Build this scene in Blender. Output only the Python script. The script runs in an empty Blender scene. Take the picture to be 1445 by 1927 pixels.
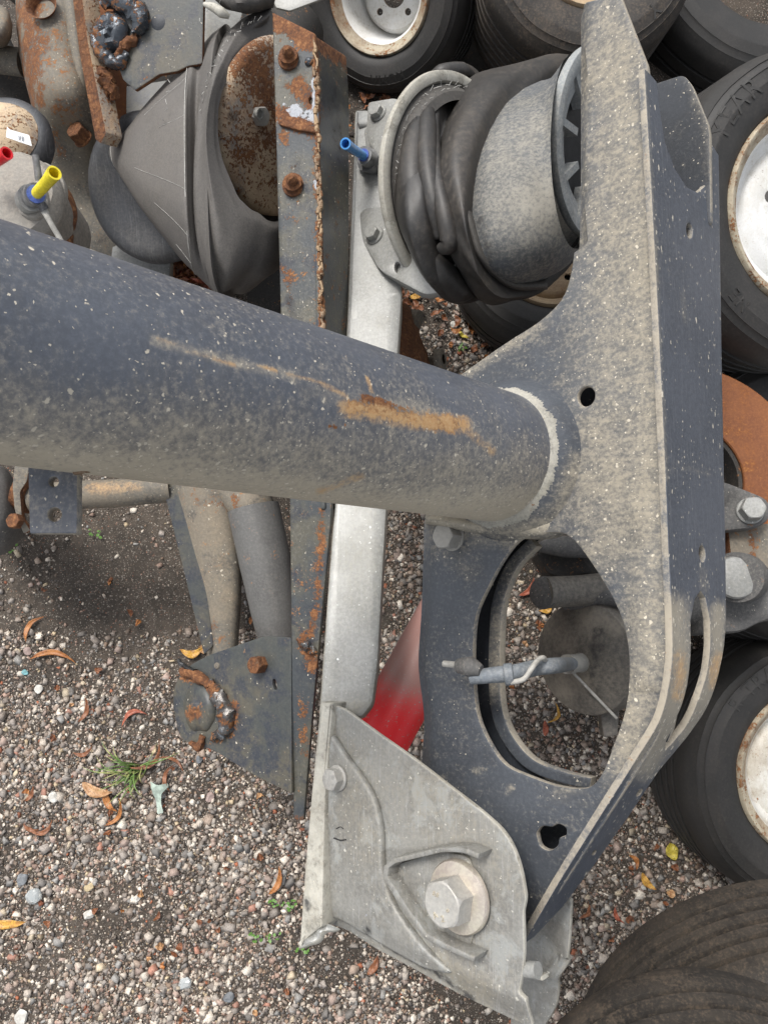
import bpy, bmesh, math, random
import numpy as np
from mathutils import Vector, Matrix, noise as mnoise

S = bpy.context.scene
COL = S.collection
random.seed(7)
rng = np.random.default_rng(11)

# ------------------------------------------------------------------ camera, sky, sun, exposure
CAM_H = 1.45
PITCH = math.radians(12.0)
FPX = 1440.0
PW, PH = 1445.0, 1927.0
cam_d = bpy.data.cameras.new('camera')
cam = bpy.data.objects.new('camera', cam_d)
COL.objects.link(cam)
cam.location = (0, 0, CAM_H)
cam.rotation_euler = (PITCH, 0, 0)
cam_d.sensor_fit = 'VERTICAL'
cam_d.angle = 2 * math.atan(PH / 2 / FPX)
cam_d.clip_start = 0.02
cam_d.clip_end = 200
S.camera = cam

world = bpy.data.worlds.new('World')
S.world = world
world.use_nodes = True
wn = world.node_tree
for n in list(wn.nodes):
    wn.nodes.remove(n)
sky = wn.nodes.new('ShaderNodeTexSky')
sky.sky_type = 'NISHITA'
sky.sun_disc = False
sky.sun_elevation = math.radians(58)
sky.sun_rotation = math.radians(-35)
sky.air_density = 1.0
sky.dust_density = 3.0
hs = wn.nodes.new('ShaderNodeHueSaturation')
hs.inputs['Saturation'].default_value = 0.28
bg = wn.nodes.new('ShaderNodeBackground')
bg.inputs['Strength'].default_value = 0.14
wo = wn.nodes.new('ShaderNodeOutputWorld')
wn.links.new(sky.outputs[0], hs.inputs['Color'])
wn.links.new(hs.outputs[0], bg.inputs['Color'])
wn.links.new(bg.outputs[0], wo.inputs['Surface'])

sun_d = bpy.data.lights.new('sun', 'SUN')
sun_d.energy = 1.5
sun_d.angle = math.radians(16)
sun_d.color = (1.0, 0.965, 0.92)
sun = bpy.data.objects.new('sun', sun_d)
COL.objects.link(sun)
sun_dir = Vector((math.sin(math.radians(-35)) * math.cos(math.radians(58)),
                  math.cos(math.radians(-35)) * math.cos(math.radians(58)),
                  math.sin(math.radians(58))))
sun.rotation_euler = sun_dir.to_track_quat('Z', 'Y').to_euler()

S.view_settings.view_transform = 'Standard'
S.view_settings.look = 'None'
S.view_settings.gamma = 1.0
S.view_settings.use_curve_mapping = False
S.view_settings.exposure = 0.80

# ------------------------------------------------------------------ photograph pixel <-> world
CAMP = Vector((0, 0, CAM_H))
RX = Matrix.Rotation(PITCH, 3, 'X')
RXn = np.array(RX)


def ray(px, py):
    return RX @ Vector(((px - PW / 2) / FPX, -(py - PH / 2) / FPX, -1.0))


def P(px, py, z):
    d = ray(px, py)
    return CAMP + d * ((z - CAM_H) / d.z)


def PD(px, py, depth):
    return CAMP + ray(px, py) * depth


def proj(co):
    co = np.atleast_2d(np.asarray(co, float)) - np.array(CAMP)
    c = co @ RXn
    return np.stack([PW / 2 - FPX * c[:, 0] / c[:, 2], PH / 2 + FPX * c[:, 1] / c[:, 2]], 1)


class Plane:
    def __init__(s, O, N, up=Vector((0, 1, 0))):
        s.O = Vector(O)
        s.N = Vector(N).normalized()
        s.U = up.cross(s.N).normalized()
        s.V = s.N.cross(s.U).normalized()

    @staticmethod
    def through(a, b, c):
        A, B, C = P(*a), P(*b), P(*c)
        N = (B - A).cross(C - A).normalized()
        if N.dot(CAMP - A) < 0:
            N = -N
        return Plane(A, N)

    def off(s, d):
        return Plane(s.O + s.N * d, s.N)

    def pt(s, px, py):
        d = ray(px, py)
        return CAMP + d * ((s.O - CAMP).dot(s.N) / d.dot(s.N))

    def uv(s, px, py):
        q = s.pt(px, py) - s.O
        return (q.dot(s.U), q.dot(s.V))

    def mat(s, lift=0.0):
        m = Matrix((s.U, s.V, s.N)).transposed().to_4x4()
        m.translation = s.O + s.N * lift
        return m


def circle_pose(cx, cy, a, b, ang, R, right=True, key='x'):
    """3D circle of radius R whose image is the given ellipse (b = half axis along 'ang' from vertical)."""
    t = math.radians(ang)
    e2 = np.array([math.sin(t), -math.cos(t)])
    e1 = np.array([math.cos(t), math.sin(t)])
    A = np.outer(e1, e1) / a ** 2 + np.outer(e2, e2) / b ** 2
    c = np.array([cx, cy])
    Q = np.zeros((3, 3))
    Q[:2, :2] = A
    Q[:2, 2] = Q[2, :2] = -A @ c
    Q[2, 2] = c @ A @ c - 1
    T = np.array([[FPX, 0, -PW / 2], [0, -FPX, -PH / 2], [0, 0, -1]])
    Qc = T.T @ Q @ T
    w, V = np.linalg.eigh(Qc)
    pos = [i for i in range(3) if w[i] > 0]
    if len(pos) == 1:
        w = -w
        pos = [i for i in range(3) if w[i] > 0]
    neg = [i for i in range(3) if w[i] < 0][0]
    pos.sort(key=lambda i: -w[i])
    l1, l2, l3 = w[pos[0]], w[pos[1]], w[neg]
    V1, V3 = V[:, pos[0]], V[:, neg]
    out = []
    for s2 in (1, -1):
        for s1 in (1, -1):
            g = math.sqrt((l1 - l2) / (l1 - l3))
            h = math.sqrt((l2 - l3) / (l1 - l3))
            n = V1 * s2 * g - V3 * s1 * h
            z0 = l2 * R / math.sqrt(-l1 * l3)
            C = z0 * (V1 * s2 * (l3 / l2) * g - V3 * s1 * (l1 / l2) * h)
            if C[2] > 0:
                C = -C
            if n @ C > 0:
                n = -n
            out.append((RX @ Vector(C) + CAMP, RX @ Vector(n)))
    out.sort(key=lambda q: getattr(q[1], key))
    return out[-1] if right else out[0]


# ------------------------------------------------------------------ materials
def new_mat(name):
    m = bpy.data.materials.new(name)
    m.use_nodes = True
    nt = m.node_tree
    for n in list(nt.nodes):
        nt.nodes.remove(n)
    o = nt.nodes.new('ShaderNodeOutputMaterial')
    b = nt.nodes.new('ShaderNodeBsdfPrincipled')
    nt.links.new(b.outputs[0], o.inputs['Surface'])
    return m, nt, b


class NB:
    """tiny node-graph writer"""
    def __init__(s, nt):
        s.nt = nt

    def node(s, t, **k):
        n = s.nt.nodes.new(t)
        for a, v in k.items():
            setattr(n, a, v)
        return n

    def put(s, sock, v):
        if isinstance(v, (int, float)):
            sock.default_value = v
        elif isinstance(v, (tuple, list)):
            sock.default_value = tuple(v) + ((1.0,) if len(v) == 3 and len(sock.default_value) == 4 else ())
        else:
            s.nt.links.new(v, sock)

    def m(s, op, a, b=0.0, c=None, clamp=False):
        n = s.node('ShaderNodeMath', operation=op, use_clamp=clamp)
        s.put(n.inputs[0], a)
        s.put(n.inputs[1], b)
        if c is not None:
            s.put(n.inputs[2], c)
        return n.outputs[0]

    def mix(s, f, a, b, mode='MIX'):
        n = s.node('ShaderNodeMix', data_type='RGBA', blend_type=mode)
        s.put(n.inputs[0], f)
        s.put(n.inputs[6], a)
        s.put(n.inputs[7], b)
        return n.outputs[2]

    def noise(s, co, scale, detail=6, rough=0.6, dist=0.0, col=False):
        n = s.node('ShaderNodeTexNoise')
        s.put(n.inputs['Vector'], co)
        n.inputs['Scale'].default_value = scale
        n.inputs['Detail'].default_value = detail
        n.inputs['Roughness'].default_value = rough
        n.inputs['Distortion'].default_value = dist
        if col:
            return n.outputs[1]
        return s.m('MULTIPLY_ADD', s.m('SUBTRACT', n.outputs[0], 0.5), 1.9, 0.5)

    def vor(s, co, scale, feature='F1', out=0, rnd=1.0):
        n = s.node('ShaderNodeTexVoronoi', feature=feature)
        s.put(n.inputs['Vector'], co)
        n.inputs['Scale'].default_value = scale
        n.inputs['Randomness'].default_value = rnd
        return n.outputs[out], n

    def step(s, v, lo, hi):
        n = s.node('ShaderNodeMapRange', interpolation_type='SMOOTHSTEP')
        s.put(n.inputs[0], v)
        n.inputs[1].default_value = lo
        n.inputs[2].default_value = hi
        return n.outputs[0]

    def ramp(s, f, stops):
        n = s.node('ShaderNodeValToRGB')
        el = n.color_ramp.elements
        while len(el) < len(stops):
            el.new(0.5)
        for e, (p, c) in zip(el, stops):
            e.position = p
            e.color = (*c, 1)
        s.put(n.inputs[0], f)
        return n.outputs[0]

    def attr(s, name, out='Fac'):
        n = s.node('ShaderNodeAttribute', attribute_name=name)
        return n.outputs[out]

    def vmap(s, co, scale, rot=(0, 0, 0)):
        n = s.node('ShaderNodeMapping')
        s.put(n.inputs[0], co)
        n.inputs['Rotation'].default_value = rot
        n.inputs['Scale'].default_value = scale
        return n.outputs[0]


RUST = [(0.0, (0.028, 0.014, 0.009)), (0.35, (0.078, 0.032, 0.016)), (0.58, (0.17, 0.068, 0.026)), (0.78, (0.30, 0.14, 0.055)), (0.95, (0.42, 0.27, 0.14))]


def grunge(name, base, base2=None, dust=(0.36, 0.32, 0.25), dust_amt=0.0, dust_k=0.8, speck=0.0, speck_col=(0.5, 0.45, 0.36),
           rust_amt=-1.3, rust_k=0.9, rust_f=0.55, rust=None, rough=0.45, metal=0.0, bump=0.25, spec=0.5, scratch=0.0, sscale=(1, 1, 1),
           srot=(0, 0, 0), fine=260.0, rough_dust=0.85, streak=None, blotch=None, blotch_amt=0.0, coat=0.0):
    m, nt, b = new_mat(name)
    g = NB(nt)
    tc = g.node('ShaderNodeTexCoord').outputs['Object']
    n1 = g.noise(tc, 11, 7, 0.62)
    n2 = g.noise(tc, 55, 6, 0.65)
    n3 = g.noise(tc, fine, 5, 0.7)
    c = g.mix(g.step(n1, 0.35, 0.65), base, base2 or tuple(v * 0.75 for v in base))
    if blotch:
        nb = g.noise(tc, 23, 8, 0.7, 0.4)
        c = g.mix(g.step(g.m('ADD', nb, blotch_amt), 0.5, 0.72), c, blotch)
    c = g.mix(g.m('MULTIPLY', g.step(n3, 0.3, 0.75), 0.22), c, tuple(min(1, v * 1.9 + 0.01) for v in base))
    # dust: broad patches broken by fine and streaked noise
    ds = g.noise(g.vmap(tc, streak or (60, 25, 25), srot), 4.0, 6, 0.7)
    dn = g.m('ADD', g.m('MULTIPLY', g.m('ADD', n2, ds), 0.5), g.m('MULTIPLY', g.m('SUBTRACT', n3, 0.5), 0.9))
    da = g.m('ADD', g.m('ADD', g.attr('dust'), dust_amt), g.m('MULTIPLY', g.m('SUBTRACT', dn, 0.5), dust_k * 3.4))
    film = g.step(g.m('ADD', g.m('ADD', g.attr('dust'), dust_amt), g.m('MULTIPLY', g.m('SUBTRACT', g.m('ADD', g.m('MULTIPLY', n1, 0.5), g.m('MULTIPLY', ds, 0.5)), 0.5), 1.3)), -0.55, 1.35)
    da = g.m('ADD', g.m('ADD', da, g.m('MULTIPLY', g.m('SUBTRACT', n3, 0.5), 0.7)), g.m('MULTIPLY', g.m('SUBTRACT', n1, 0.5), 1.0))
    df = g.m('ADD', g.m('MULTIPLY', film, 0.50), g.m('MULTIPLY', g.step(da, -0.35, 1.35), 0.44), clamp=True)
    dcol = g.mix(n1, dust, tuple(v * 0.72 for v in dust))
    c = g.mix(df, c, dcol)
    hgt = g.m('MULTIPLY', n3, 0.3)
    hgt = g.m('ADD', hgt, g.m('MULTIPLY', df, 0.35))
    ro = g.m('ADD', rough, g.m('MULTIPLY', df, rough_dust - rough))
    if speck > 0:
        wv = g.node('ShaderNodeVectorMath', operation='SCALE')
        nt.links.new(g.noise(tc, 180, 3, 0.6, 0, True), wv.inputs[0])
        wv.inputs['Scale'].default_value = 0.006
        wa = g.node('ShaderNodeVectorMath', operation='ADD')
        nt.links.new(tc, wa.inputs[0])
        nt.links.new(wv.outputs[0], wa.inputs[1])
        wtc = wa.outputs[0]
        for sc, rr, kk in ((150.0, 0.26, 0.70), (330.0, 0.30, 0.62), (75.0, 0.15, 0.86)):
            co2 = g.vmap(wtc, sscale, srot)
            dd, vn = g.vor(co2, sc)
            rc = g.node('ShaderNodeSeparateColor')
            nt.links.new(vn.outputs['Color'], rc.inputs[0])
            pres = g.step(g.m('ADD', rc.outputs[0], g.m('MULTIPLY', g.m('ADD', g.m('MULTIPLY', g.m('SUBTRACT', n1, 0.5), 0.55), g.m('MULTIPLY', g.attr('dust'), 0.5)), 0.9)), kk + (0.34 - 0.32 * speck), kk + 0.03 + (0.34 - 0.32 * speck))
            rad = g.m('MULTIPLY', rc.outputs[1], rr)
            mk = g.m('MULTIPLY', pres, g.step(g.m('SUBTRACT', rad, dd), -0.02, 0.05))
            mk = g.m('MULTIPLY', mk, 0.85)
            c = g.mix(mk, c, g.mix(rc.outputs[2], speck_col, tuple(min(1, v * 1.35) for v in speck_col)))
            ro = g.m('ADD', ro, g.m('MULTIPLY', mk, 0.3), clamp=True)
            hgt = g.m('ADD', hgt, g.m('MULTIPLY', mk, 0.25))
    if scratch > 0:
        sn = g.noise(g.vmap(tc, (900, 22, 22), (0.3, 0.5, 0.9)), 1.0, 3, 0.5)
        sm = g.m('MULTIPLY', g.step(sn, 0.70, 0.76), scratch)
        c = g.mix(sm, c, (0.45, 0.45, 0.45))
    # rust
    rn = g.m('ADD', g.m('MULTIPLY', n2, 0.6), g.m('MULTIPLY', g.noise(tc, 24, 8, 0.7, 0.6), 0.4))
    ra = g.m('ADD', g.m('ADD', g.attr('rust'), rust_amt), g.m('MULTIPLY', g.m('ADD', g.m('SUBTRACT', rn, 0.5), g.m('MULTIPLY', g.m('SUBTRACT', n3, 0.5), rust_f)), rust_k * 2.4))
    rf = g.step(ra, 0.0, 0.28)
    rcx = g.ramp(g.m('ADD', g.m('MULTIPLY', n3, 0.6), g.m('MULTIPLY', n2, 0.45)), rust or RUST)
    c = g.mix(rf, c, rcx)
    # white weld/bare spatter
    bf = g.step(g.m('MULTIPLY', g.attr('bare'), g.m('MULTIPLY_ADD', n2, 2.4, -0.35)), 0.38, 0.55)
    c = g.mix(bf, c, g.mix(n3, (0.24, 0.25, 0.27), (0.50, 0.52, 0.55)))
    hf = g.step(g.m('MULTIPLY', g.attr('soot'), g.m('MULTIPLY_ADD', n2, 1.8, 0.0)), 0.25, 0.8)  # marked spots go near black
    c = g.mix(g.m('MULTIPLY', hf, 0.85), c, (0.022, 0.022, 0.024))
    yf = g.step(g.m('MULTIPLY', g.attr('ochre'), g.m('MULTIPLY_ADD', g.m('ADD', n3, n2), 0.9, 0.0)), 0.22, 0.75)
    c = g.mix(g.m('MULTIPLY', yf, 0.85), c, g.mix(n3, (0.46, 0.23, 0.085), (0.50, 0.36, 0.19)))
    ro = g.m('ADD', g.m('MULTIPLY', ro, g.m('SUBTRACT', 1.0, rf)), g.m('MULTIPLY', rf, 0.88))
    hgt = g.m('ADD', hgt, g.m('MULTIPLY', rf, g.m('MULTIPLY', n3, 0.9)))
    if metal > 0:
        mm = g.m('MULTIPLY', g.m('MULTIPLY', g.m('SUBTRACT', 1.0, rf), g.m('SUBTRACT', 1.0, df)), metal)
        nt.links.new(mm, b.inputs['Metallic'])
    nt.links.new(c, b.inputs['Base Color'])
    nt.links.new(ro, b.inputs['Roughness'])
    b.inputs['Specular IOR Level'].default_value = spec
    if coat:
        b.inputs['Coat Weight'].default_value = coat
        b.inputs['Coat Roughness'].default_value = 0.15
    bp = g.node('ShaderNodeBump')
    bp.inputs['Strength'].default_value = bump
    bp.inputs['Distance'].default_value = 0.0012
    nt.links.new(hgt, bp.inputs['Height'])
    nt.links.new(bp.outputs[0], b.inputs['Normal'])
    return m


def plain(name, col, rough=0.5, metal=0.0, var=0.25, bump=0.1, scale=90, spec=0.5):
    m, nt, b = new_mat(name)
    g = NB(nt)
    tc = g.node('ShaderNodeTexCoord').outputs['Object']
    n = g.noise(tc, scale, 6, 0.65)
    c = g.mix(g.step(n, 0.3, 0.7), tuple(v * (1 - var) for v in col), tuple(min(1, v * (1 + var)) for v in col))
    nt.links.new(c, b.inputs['Base Color'])
    b.inputs['Roughness'].default_value = rough
    b.inputs['Metallic'].default_value = metal
    b.inputs['Specular IOR Level'].default_value = spec
    bp = g.node('ShaderNodeBump')
    bp.inputs['Strength'].default_value = bump
    bp.inputs['Distance'].default_value = 0.001
    nt.links.new(g.noise(tc, scale * 5, 4), bp.inputs['Height'])
    nt.links.new(bp.outputs[0], b.inputs['Normal'])
    return m


M = {}
M['paint'] = grunge('blue_grey_paint', (0.084, 0.093, 0.112), (0.070, 0.078, 0.095), dust=(0.56, 0.49, 0.37), dust_amt=-0.42, dust_k=0.5, speck=0.72, rust_amt=-0.75, rough=0.36, scratch=0.0, bump=0.15)
M['paint_web'] = grunge('dusty_blue_paint', (0.060, 0.067, 0.078), (0.048, 0.053, 0.062), dust=(0.46, 0.405, 0.305), dust_amt=-0.50, dust_k=0.62, rust_amt=-0.95, speck=0.05, rough=0.5, bump=0.3, streak=(9, 45, 20), srot=(0, 0, 0.9))
M['paint_strip'] = grunge('chipped_blue_paint', (0.080, 0.090, 0.108), (0.068, 0.077, 0.093), dust_amt=-0.75, dust_k=0.5, rust_amt=-0.85, speck=1.0, rough=0.4, scratch=0.1, bump=0.2, sscale=(1, 0.45, 1))
M['paint_edge'] = grunge('worn_plate_edge', (0.30, 0.27, 0.22), (0.2, 0.18, 0.15), dust=(0.42, 0.37, 0.29), dust_amt=0.0, dust_k=0.8, blotch=(0.09, 0.10, 0.115), blotch_amt=0.06, rust_amt=-0.30, rust_k=0.6, rough=0.8, bump=0.5)
M['paint_dark'] = grunge('shaded_inner_paint', (0.022, 0.026, 0.033), None, dust_amt=-0.6, dust_k=0.4, speck=0.3, rough=0.55)  # darker copy of the blue paint: shade inside the bracket put into its colour
M['galv'] = grunge('galvanised_steel', (0.28, 0.28, 0.265), (0.23, 0.23, 0.215), dust=(0.38, 0.35, 0.27), dust_amt=-0.25, dust_k=0.35, speck=0.22, speck_col=(0.62, 0.62, 0.6), rough=0.42, metal=0.2, bump=0.18, scratch=0.15)
M['galv_plate'] = grunge('weathered_zinc_plate', (0.25, 0.245, 0.225), (0.185, 0.18, 0.165), dust=(0.33, 0.295, 0.225), dust_amt=-0.2, dust_k=0.5, blotch=(0.31, 0.315, 0.30), blotch_amt=0.0, speck=0.45, speck_col=(0.5, 0.48, 0.42), rough=0.5, metal=0.25, bump=0.22, scratch=0.2)
M['galv_dirty'] = grunge('dirty_galvanised_steel', (0.30, 0.30, 0.285), (0.22, 0.22, 0.21), dust=(0.36, 0.33, 0.27), dust_amt=-0.2, dust_k=0.35, speck=0.3, rough=0.55, metal=0.2, bump=0.2)
M['galv_edge'] = grunge('pale_zinc_edge', (0.43, 0.415, 0.36), (0.33, 0.315, 0.27), dust_amt=-0.1, blotch=(0.2, 0.19, 0.16), blotch_amt=-0.03, speck=0.3, rough=0.6, bump=0.3)
M['bolt'] = grunge('zinc_bolt', (0.42, 0.41, 0.38), (0.33, 0.32, 0.3), dust=(0.42, 0.38, 0.31), dust_amt=0.0, dust_k=0.35, rust_amt=-0.42, rust_k=0.6, rough=0.45, metal=0.3, bump=0.2)
M['bolt_dusty'] = grunge('dusty_bolt', (0.30, 0.29, 0.27), None, dust=(0.36, 0.34, 0.29), dust_amt=0.5, dust_k=0.3, rough=0.7, bump=0.3)
M['washer'] = grunge('yellow_zinc_washer', (0.55, 0.50, 0.40), (0.50, 0.43, 0.38), dust_amt=-0.6, rough=0.35, metal=0.55, bump=0.1)
M['steel_rusty'] = grunge('rusty_painted_steel', (0.042, 0.047, 0.050), (0.075, 0.070, 0.052), dust=(0.30, 0.27, 0.20), dust_amt=-0.35, dust_k=0.45, blotch=(0.025, 0.028, 0.036), blotch_amt=-0.02, rust_amt=-0.30, rust_k=0.72, speck=0.35, rough=0.38, bump=0.5)
M['steel_dark'] = grunge('dark_oily_steel', (0.048, 0.052, 0.049), (0.082, 0.074, 0.055), dust=(0.22, 0.18, 0.12), dust_amt=-0.3, dust_k=0.4, blotch=(0.028, 0.032, 0.042), blotch_amt=0.04, rust_amt=-0.45, rust_k=0.6, speck=0.15, rough=0.42, bump=0.3)
M['steel_tan'] = grunge('dusty_tan_steel', (0.17, 0.145, 0.11), (0.12, 0.115, 0.10), dust=(0.32, 0.26, 0.18), dust_amt=-0.05, dust_k=0.6, blotch=(0.07, 0.065, 0.06), blotch_amt=-0.03, rust_amt=-0.28, rust_k=0.6, speck=0.4, rough=0.7, bump=0.35)
M['rust'] = grunge('heavy_rust', (0.16, 0.07, 0.03), (0.09, 0.04, 0.02), dust=(0.34, 0.24, 0.15), dust_amt=-0.4, dust_k=0.5, rust_amt=0.35, rust_k=0.6, rough=0.9, bump=0.9, fine=200)
M['rust_pale'] = grunge('pale_flaking_rust', (0.50, 0.38, 0.25), (0.36, 0.23, 0.14), dust=(0.54, 0.45, 0.33), dust_amt=0.05, dust_k=0.6, rust_amt=-0.42, rust_k=1.2, rust_f=1.2, blotch=(0.22, 0.19, 0.17), rough=0.85, bump=0.9, fine=210)
M['rust_disc'] = grunge('orange_disc_rust', (0.19, 0.065, 0.018), (0.15, 0.048, 0.014), dust=(0.36, 0.17, 0.06), dust_amt=-0.45, dust_k=0.4, rust_amt=0.05, rust_k=0.2, rough=0.7, bump=0.25,
                        rust=[(0.0, (0.10, 0.033, 0.011)), (0.45, (0.17, 0.056, 0.016)), (0.7, (0.24, 0.085, 0.022)), (0.92, (0.42, 0.2, 0.06))])
M['melt'] = grunge('torch_melted_slag', (0.06, 0.068, 0.078), (0.10, 0.09, 0.08), dust_amt=-0.7, rust_amt=-0.08, rust_k=1.0, rough=0.25, metal=0.5, bump=1.0, fine=150, blotch=(0.22, 0.25, 0.28), blotch_amt=-0.05)
M['cast'] = grunge('dusty_cast_iron', (0.085, 0.083, 0.08), (0.06, 0.06, 0.06), dust=(0.27, 0.25, 0.22), dust_amt=0.0, dust_k=0.5, rust_amt=-0.55, speck=0.3, rough=0.75, bump=0.5)
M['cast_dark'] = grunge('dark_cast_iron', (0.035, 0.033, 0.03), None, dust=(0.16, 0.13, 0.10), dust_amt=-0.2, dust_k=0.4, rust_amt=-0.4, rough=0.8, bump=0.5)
M['chamber'] = grunge('dusty_black_chamber', (0.075, 0.070, 0.063), (0.05, 0.047, 0.043), dust=(0.34, 0.30, 0.24), dust_amt=0.25, dust_k=0.32, rough=0.55, bump=0.25, fine=180)
M['chamber_pale'] = grunge('pale_muddy_casting', (0.24, 0.225, 0.20), (0.18, 0.165, 0.145), dust=(0.42, 0.37, 0.30), dust_amt=0.15, dust_k=0.5, rust_amt=-0.62, rough=0.85, bump=0.9, fine=190)
M['rubber'] = grunge('black_rubber', (0.022, 0.021, 0.020), (0.028, 0.025, 0.022), dust=(0.15, 0.125, 0.10), dust_amt=-0.25, dust_k=0.4, rough=0.47, bump=0.3, spec=0.45, fine=150)
M['rubber_grey'] = grunge('dusty_grey_rubber', (0.092, 0.086, 0.080), (0.068, 0.064, 0.060), dust=(0.19, 0.172, 0.15), dust_amt=0.1, dust_k=0.25, rough=0.7, bump=0.18, fine=400)
M['rubber_cord'] = grunge('cord_rubber', (0.06, 0.056, 0.05), (0.045, 0.042, 0.038), dust=(0.15, 0.13, 0.11), dust_amt=-0.1, dust_k=0.3, rough=0.7, bump=0.3)
M['piston_black'] = grunge('black_plastic_piston', (0.045, 0.047, 0.052), (0.035, 0.036, 0.04), dust=(0.16, 0.15, 0.135), dust_amt=-0.25, dust_k=0.35, rough=0.5, bump=0.2, scratch=0.1)
M['piston_dusty'] = grunge('mud_dusted_piston', (0.06, 0.068, 0.078), (0.045, 0.052, 0.06), dust=(0.36, 0.335, 0.28), dust_amt=0.1, dust_k=0.7, rough=0.7, bump=0.5, streak=(40, 40, 14))
M['piston_flange'] = grunge('worn_pale_flange', (0.22, 0.235, 0.24), (0.14, 0.15, 0.16), dust=(0.44, 0.42, 0.36), dust_amt=0.1, dust_k=0.6, rough=0.7, bump=0.5)
M['tyre'] = grunge('tyre_rubber', (0.020, 0.019, 0.0175), (0.026, 0.024, 0.022), dust=(0.10, 0.084, 0.068), dust_amt=-0.35, dust_k=0.5, rough=0.62, bump=0.2)
M['tyre_brown'] = grunge('muddy_tyre_rubber', (0.024, 0.021, 0.018), (0.038, 0.032, 0.026), dust=(0.17, 0.125, 0.085), dust_amt=-0.15, dust_k=0.8, blotch=(0.013, 0.012, 0.011), rough=0.72, bump=0.35)
M['tyre_letter'] = grunge('tyre_letter_rubber', (0.026, 0.025, 0.023), None, dust=(0.11, 0.095, 0.08), dust_amt=-0.25, dust_k=0.25, rough=0.6)
M['rim_white'] = grunge('white_wheel_paint', (0.70, 0.70, 0.68), (0.62, 0.61, 0.57), dust=(0.40, 0.33, 0.22), dust_amt=-0.35, dust_k=0.9, rust_amt=-0.62, rust_k=0.8, speck=0.15, speck_col=(0.12, 0.07, 0.03), rough=0.35, bump=0.15)
M['rim_stained'] = grunge('stained_white_wheel_paint', (0.66, 0.65, 0.60), (0.5, 0.46, 0.38), dust=(0.34, 0.26, 0.17), dust_amt=-0.15, dust_k=1.0, rust_amt=-0.42, rust_k=0.9, speck=0.3, speck_col=(0.12, 0.07, 0.03), rough=0.4, bump=0.25)
M['rim_lip'] = grunge('rusty_rim_lip', (0.44, 0.39, 0.29), (0.24, 0.17, 0.11), dust=(0.30, 0.22, 0.14), dust_amt=0.1, dust_k=0.9, rust_amt=-0.10, rust_k=0.8, rough=0.6, bump=0.5)
M['rim_tan'] = grunge('tan_dirty_rim', (0.34, 0.25, 0.15), (0.26, 0.18, 0.11), dust=(0.40, 0.31, 0.2), dust_amt=0.0, rust_amt=-0.3, rough=0.7, bump=0.4)
M['red'] = None
M['yellow_plastic'] = plain('yellow_plastic', (0.80, 0.66, 0.03), 0.35, var=0.12, bump=0.2, scale=120)
M['blue_plastic'] = plain('blue_plastic', (0.06, 0.27, 0.62), 0.35, var=0.1)
M['red_plastic'] = plain('red_plastic', (0.70, 0.02, 0.03), 0.35, var=0.1)
M['blue_ring'] = plain('blue_seal', (0.10, 0.16, 0.5), 0.4)
M['fitting_grey'] = plain('grey_fitting', (0.22, 0.22, 0.22), 0.45, 0.3)
M['hose_grey'] = grunge('scuffed_grey_hose', (0.16, 0.18, 0.20), (0.10, 0.115, 0.13), dust=(0.36, 0.35, 0.32), dust_amt=-0.1, dust_k=0.6, rough=0.5)
M['wire_pale'] = plain('pale_wire', (0.36, 0.345, 0.31), 0.6, var=0.2)
M['black'] = plain('black_plastic', (0.018, 0.018, 0.019), 0.45, var=0.2)
M['thread'] = plain('pale_thread', (0.42, 0.41, 0.38), 0.8, var=0.2)
M['paper'] = plain('white_tag', (0.75, 0.75, 0.73), 0.6, var=0.08)
M['ink'] = plain('grey_ink', (0.2, 0.22, 0.26), 0.6)
M['weld'] = grunge('weld_bead', (0.33, 0.315, 0.275), (0.19, 0.185, 0.165), dust=(0.46, 0.43, 0.35), dust_amt=0.15, dust_k=0.6, rust_amt=-0.52, rough=0.65, bump=0.7)
M['weld_rust'] = grunge('rusty_weld_bead', (0.30, 0.20, 0.11), (0.18, 0.11, 0.06), dust=(0.48, 0.42, 0.33), dust_amt=-0.05, dust_k=0.8, rust_amt=0.0, rust_k=0.9, rough=0.6, bump=1.0, metal=0.2)


# ------------------------------------------------------------------ object plumbing
def tag(o, label=None, cat=None, group=None, kind=None):
    for k, v in (('label', label), ('category', cat), ('group', group), ('kind', kind)):
        if v:
            o[k] = v
    return o


def thing(name, loc, label, cat, group=None):
    o = bpy.data.objects.new(name, None)
    o.empty_display_size = 0.05
    COL.objects.link(o)
    o.location = loc
    tag(o, label, cat, group)
    return o


def wloc(o):
    v = Vector(o.location)
    while o.parent:
        o = o.parent
        v += Vector(o.location)
    return v


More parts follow.
